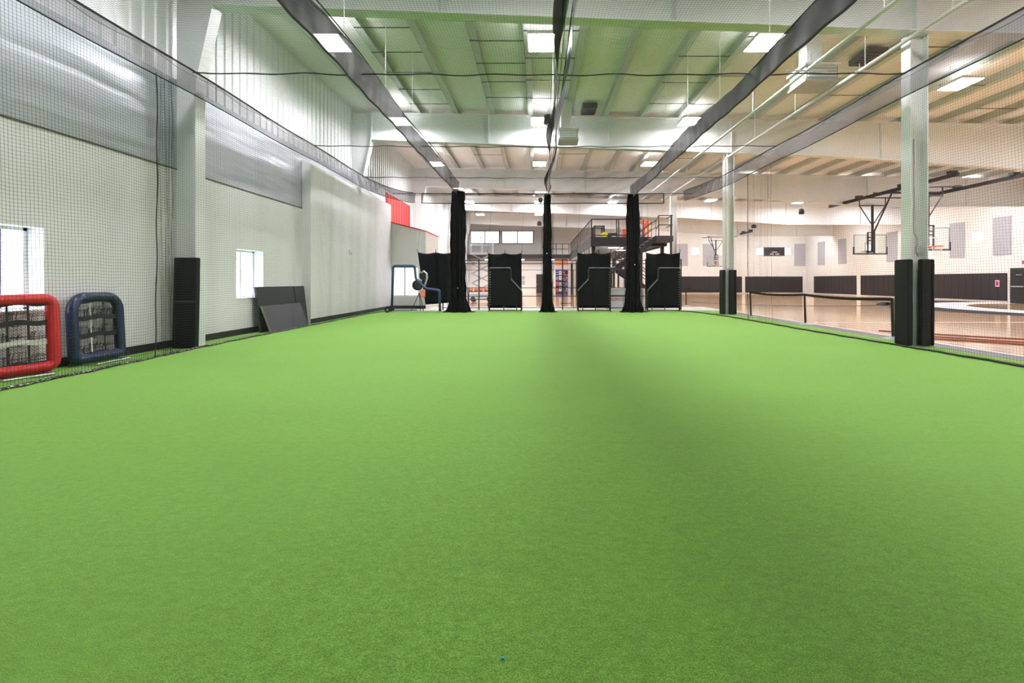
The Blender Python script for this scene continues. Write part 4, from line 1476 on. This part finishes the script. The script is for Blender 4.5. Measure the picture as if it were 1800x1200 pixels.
# stairs: lower flight down to the right, upper flight up to the right
stair = thing('steel_stair', 'black switchback steel stair climbing in front of the platform', 'stair', (0, 0, 0))


def flight(x0, z0, x1, z1, ya, yb, n):
    for y in (ya, yb):
        MB().prism([(x0, z0 - 0.30), (x1, z1 - 0.30), (x1, z1 + 0.05), (x0, z0 + 0.05)], y - 0.03, y + 0.03, 'y').build('stringer', 'black_steel', stair)
        r_ = MB()
        for dz in (0.95, 0.55):
            r_.tube([(x0, y, z0 + dz), (x1, y, z1 + dz)], 0.025, 6)
        for q in (0.0, 0.33, 0.66, 1.0):
            x, z = x0 + (x1 - x0) * q, z0 + (z1 - z0) * q
            r_.tube([(x, y, z), (x, y, z + 0.95)], 0.02, 6)
        r_.build('handrail', 'black_steel', stair)
    w = abs(x1 - x0) / n
    tr = None
    for k in range(n):
        x = x0 + (x1 - x0) * (k + 0.5) / n
        z = z0 + (z1 - z0) * (k + 0.5) / n
        if tr is None:
            tr = MB().box(-w * 0.55, w * 0.55, ya + 0.03, yb - 0.03, -0.02, 0.02).build('tread', 'steel_grey', stair)
            tr.location = (x, 0, z)
        else:
            link_copy(tr, stair, (x, 0, z))


flight(7.6, 0.05, 4.6, 2.15, 27.3, 28.4, 11)
flight(4.6, 2.15, 7.0, 4.05, 28.6, 29.7, 10)
MB().box(3.4, 4.6, 27.2, 29.8, 2.0, 2.15).build('landing', 'dark_grey', stair)
MB().box(7.0, 8.0, 28.5, 29.94, 3.72, 4.06).build('landing', 'dark_grey', stair)
ld = MB()
for x in (3.45, 4.55):
    for y in (27.25, 29.75):
        ld.tube([(x, y, 0), (x, y, 2.0)], 0.05, 6)
ld.tube([(7.9, 28.6, 0), (7.9, 28.6, 5.3)], 0.06, 6)
ld.build('post', 'black_steel', stair)
lr = MB()
for z in (5.25, 4.7):
    lr.tube([(7.0, 28.55, z - 0.25), (7.15, 28.55, z), (7.95, 28.55, z), (7.95, 29.9, z)], 0.03, 6)
lr.tube([(7.15, 28.55, 4.05), (7.15, 28.55, 5.25)], 0.03, 6)
lr.build('guard_rail', 'black_steel', stair)
each('landing_rail', 'black_steel', stair, [[(3.45, 27.25, 2.15), (3.45, 27.25, z), (3.45, 29.75, z), (3.45, 29.75, 2.15)] for z in (2.65, 3.15)], 0.025)

# exercise equipment on the platform
def rack(label, m, x, y, w, h, d=1.0):
    t = thing('exercise_rack', label, 'exercise rack', (x, y, PZ))
    for sx in (0, w):
        for sy in (0, d):
            MB().box(sx - 0.05, sx + 0.05, sy - 0.05, sy + 0.05, 0, h).build('upright', m, t)
    b = MB()
    for z in (0.08, h - 0.05):
        b.box(0.05, w - 0.05, -0.04, 0.04, z - 0.04, z + 0.04).box(0.05, w - 0.05, d - 0.04, d + 0.04, z - 0.04, z + 0.04)
        b.box(-0.04, 0.04, 0.05, d - 0.05, z - 0.04, z + 0.04).box(w - 0.04, w + 0.04, 0.05, d - 0.05, z - 0.04, z + 0.04)
    b.build('crossbar', m, t)
    return t


t = rack('orange steel exercise rack on the platform beside the stair top', 'orange', 5.9, 30.9, 1.15, 1.25)
MB().cbox(0.15, 0.6, -0.1, 0.4, 0.15, 0.7, 0.05).build('weight_stack', 'orange', t)
MB().tube([(0.2, -0.05, 0.9), (0.9, -0.05, 0.6), (1.05, -0.05, 1.1)], 0.06, 8).build('lever_arm', 'orange', t)
rack('dark exercise rack on the platform near its railing corner', 'dark_grey', 3.65, 31.0, 0.6, 0.95)
t = thing('exercise_bench', 'dark weight bench on the platform behind the rail', 'bench', (4.4, 31.4, PZ))
MB().cbox(0, 0.9, 0, 0.4, 0.42, 0.52, 0.02).build('seat_pad', 'dark_grey', t)
for x in (0.1, 0.8):
    MB().box(x - 0.03, x + 0.03, 0.03, 0.37, 0, 0.42).build('leg', 'steel_grey', t)
t = thing('weight_plates', 'yellow weight plates on a low stand behind the platform rail', 'weights', (4.15, 30.7, PZ))
for k in range(3):
    w_ = MB().lathe([(0.03, -0.03), (0.2, -0.03), (0.22, 0), (0.2, 0.03), (0.03, 0.03)], 18)
    w_.v = [(x + 0.1, z + k * 0.09, yy + 0.28) for x, yy, z in w_.v]
    w_.build('plate', 'yellow', t)
MB().box(-0.1, 0.5, -0.1, 0.3, 0, 0.06).box(0.25, 0.55, -0.05, 0.1, 0.06, 0.3).build('stand', 'dark_grey', t)
t = thing('weight_plates', 'yellow weight plates at the far end of the platform', 'weights', (3.7, 44.0, PZ))
for k in range(2):
    w_ = MB().lathe([(0.03, -0.03), (0.3, -0.03), (0.33, 0), (0.3, 0.03), (0.03, 0.03)], 18)
    w_.v = [(x, z + k * 0.12, yy + 0.34) for x, yy, z in w_.v]
    w_.build('plate', 'yellow', t)
t = thing('standing_fan', 'white standing fan between yellow plates and orange rack', 'fan', (5.15, 30.9, PZ))
MB().lathe([(0.16, 0), (0.16, 0.03), (0.03, 0.06), (0.025, 0.5)], 14).build('stand', 'plastic_white', t)
hd = MB().lathe([(0.04, -0.08), (0.17, -0.05), (0.19, 0), (0.17, 0.05), (0.04, 0.07)], 18)
hd.v = [(x, z, y + 0.66) for x, y, z in hd.v]
hd.build('fan_head', 'duct_grey', t, smooth=True)
t = thing('storage_bin', 'red upright storage bin behind the platform rail', 'bin', (5.5, 30.7, PZ))
MB().cbox(-0.12, 0.12, -0.15, 0.15, 0, 0.62, 0.02).build('body', 'orange', t)
MB().box(-0.13, 0.13, -0.16, 0.16, 0.62, 0.66).build('lid', 'crimson', t)

# ------------------------------------------------------------------ things beyond the end net at floor level
desk = thing('reception_desk', 'white reception desk with red lettering behind the fence', 'desk', (3.42, 24.0, 0))
MB().box(0, 1.16, 0, 0.65, 0, 0.98).build('body', 'desk_white', desk)
MB().box(-0.03, 1.19, -0.05, 0.68, 0.98, 1.02).build('desk_top', 'desk_white', desk)
MB().box(-0.005, 1.165, -0.012, 0.0, 0.66, 0.69).build('reveal', 'dark_grey', desk)
cu = bpy.data.curves.new('lettering', 'FONT')
cu.body = 'FIELDHOUSE'
cu.size = 0.20
cu.extrude = 0.004
cu.align_x = 'CENTER'
tob = bpy.data.objects.new('lettering_source', cu)
C.objects.link(tob)
bpy.context.view_layer.update()
dg = bpy.context.evaluated_depsgraph_get()
me = bpy.data.meshes.new_from_object(tob.evaluated_get(dg))
bpy.data.objects.remove(tob, do_unlink=True)
me.materials.clear()
me.materials.append(MATS['crimson'])
lt = bpy.data.objects.new('lettering', me)
C.objects.link(lt)
lt.parent = desk
lt.location = (0.56, -0.008, 0.42)
lt.rotation_euler = (R(90), 0, 0)
lt.scale = (0.80, 1.0, 1)
side = thing('steel_drum', 'brushed metal drum standing right of the white desk', 'drum', (5.12, 24.3, 0))
MB().lathe([(0.26, 0), (0.27, 0.02), (0.27, 0.98), (0.28, 1.0), (0.24, 1.02), (0.02, 1.03)], 24).build('body', 'galvanised', side, smooth=False)
MB().lathe([(0.275, 0.5), (0.285, 0.52), (0.275, 0.54)], 24, caps=False).build('band', 'steel_grey', side)

# shop shelves
sh = thing('shop_shelf', 'white shop shelving with coloured shirts seen through end net', 'shelf', (1.83, 49.9, 0))
for x in (0, 1.35):
    MB().box(x - 0.03, x + 0.03, 0, 0.5, 0, 2.6).build('upright', 'plastic_white', sh)
for z in (0.35, 0.95, 1.5, 2.05):
    MB().box(0, 1.35, 0, 0.5, z - 0.02, z + 0.02).build('shelf_board', 'plastic_white', sh)
MB().box(0, 1.35, 0.48, 0.5, 0, 2.6).build('back_panel', 'purple', sh)
cols = [['blue', 'plastic_white', 'crimson', 'dark_grey'], ['purple', 'plastic_white', 'blue', 'crimson'], ['crimson', 'duct_grey', 'dark_grey', 'purple'], ['crimson', 'plastic_white', 'dark_grey', 'purple']]
cname = {'blue': 'blue', 'plastic_white': 'white', 'crimson': 'red', 'dark_grey': 'black', 'purple': 'violet', 'duct_grey': 'grey'}
lvl = ['lowest', 'second', 'third', 'top']
for r_, z in enumerate((0.37, 0.97, 1.52, 2.07)):
    for k in range(4):
        mm = cols[3 - r_][k]
        s_ = thing('folded_shirt', 'stack of %s folded shirts on the %s shop shelf' % (cname[mm], lvl[r_]), 'shirts', (1.88 + 0.33 * k, 49.92, z), 0,
                   'folded shirts on the shop shelf')
        h = 0.36 + 0.05 * ((r_ + k) % 2)
        MB().cbox(0, 0.29, 0, 0.4, 0, h, 0.03).build('fabric', mm, s_)
        MB().box(0.08, 0.21, -0.004, 0.0, h * 0.45, h * 0.6).build('collar_band', 'plastic_white' if mm != 'plastic_white' else 'blue', s_)
sg = thing('hanging_sign', 'pale orange sign panel hung above the shop shelves', 'sign', (1.78, 50.1, 3.03))
MB().box(0, 1.4, 0, 0.06, 0, 0.55).build('panel', 'sign_orange', sg)
each('hanger', 'galvanised', sg, [[(x, 0.03, 0.55), (x, 0.03, 0.72)] for x in (0.1, 1.3)], 0.012)

# dark doors under the mezzanine
for i, (x, y) in enumerate(((-0.15, Y1),)):
    d2 = struct(MB().box(x - 0.1, x + 1.0, y - 0.06, y - 0.001, 0, 2.25).build('door_2', 'plastic_white'))
    lf = MB().box(x, x + 0.9, y - 0.09, y - 0.06, 0.02, 2.15).build('door_leaf', 'dark_grey', d2)
    MB().box(x + 0.06, x + 0.14, y - 0.14, y - 0.09, 1.0, 1.06).build('door_handle', 'galvanised', lf)
nb = thing('notice_board', 'small grey notice boards on the white wall below the mezzanine', 'notice board', (-1.9, Y1 - 0.04, 1.0))
MB().box(0, 0.5, 0, 0.03, 0, 0.45).build('board', 'acoustic', nb)
MB().box(0, 0.5, 0, 0.03, 0.55, 0.95).build('board', 'acoustic', nb)

# ball rack and folding lattice stand left of the first screen
br = thing('ball_rack', 'dark rolling ball rack behind the fence', 'ball rack', (-4.25, 29.5, 0))
for x in (0, 1.25):
    for y in (0, 0.5):
        MB().box(x - 0.025, x + 0.025, y - 0.025, y + 0.025, 0.08, 0.95).build('upright', 'dark_grey', br)
for z in (0.25, 0.72):
    MB().box(0, 1.25, 0, 0.5, z - 0.015, z + 0.015).build('tray', 'dark_grey', br)
for x in (0, 1.25):
    for y in (0, 0.5):
        MB().ball((x, y, 0.04), 0.04, 8, 6).build('caster', 'rubber', br)
for k in range(4):
    b_ = thing('basketball', 'orange basketball on the dark rack, %s from the black screen' % ORD[3 - k], 'ball', (-4.08 + 0.30 * k, 29.72, 0.735), 0, 'basketballs on the rack')
    MB().ball((0, 0, 0.12), 0.12, 16, 10).build('ball_skin', 'orange_ball', b_, smooth=True)
    s_ = MB()
    for rot in (0, 1):
        ring = [(0.1205 * math.cos(w), 0.1205 * math.sin(w) if rot == 0 else 0, 0.12 + (0 if rot == 0 else 0.1205 * math.sin(w))) for w in np.linspace(0, 2 * PI, 20, endpoint=False)]
        s_.tube(ring, 0.003, 4, closed=True)
    s_.build('seam', 'rubber', b_)
ls = thing('scissor_lift', 'grey scissor lift with crossed arms behind the first curtain bundle', 'lift', (-4.55, 32.5, 0))
MB().cbox(0, 1.5, 0, 0.8, 0.15, 0.6, 0.03).build('chassis', 'duct_grey', ls)
for x in (0.2, 1.3):
    for y in (0.02, 0.78):
        w_ = MB().lathe([(0.03, -0.06), (0.17, -0.06), (0.17, 0.06), (0.03, 0.06)], 14)
        w_.v = [(x + a, y + c, 0.17 + b) for a, b, c in w_.v]
        w_.build('wheel', 'rubber', ls)
for y in (0.1, 0.7):
    for k in range(4):
        z = 0.6 + 0.65 * k
        MB().tube([(0.08, y, z), (1.42, y, z + 0.65)], 0.03, 6).build('arm', 'steel_grey', ls)
        MB().tube([(1.42, y, z), (0.08, y, z + 0.65)], 0.03, 6).build('arm', 'steel_grey', ls)
MB().box(0, 1.5, 0, 0.8, 3.2, 3.3).build('platform', 'duct_grey', ls)
gr = MB()
for z in (3.85, 4.35):
    gr.tube([(0, 0, z), (1.5, 0, z), (1.5, 0.8, z), (0, 0.8, z)], 0.02, 6, closed=True)
for x in (0, 0.75, 1.5):
    for y in (0, 0.8):
        gr.tube([(x, y, 3.3), (x, y, 4.35)], 0.02, 6)
gr.build('guard_rail', 'acoustic', ls)

# tiny blue chip on the turf
c_ = MB().cbox(-0.006, 0.006, -0.006, 0.006, 0, 0.006, 0.002).build('plastic_chip', 'cyan_chip', None, loc=(-0.125, 1.748, 0.016))
tag(c_, 'tiny bright blue plastic chip lying on the green turf', 'litter')
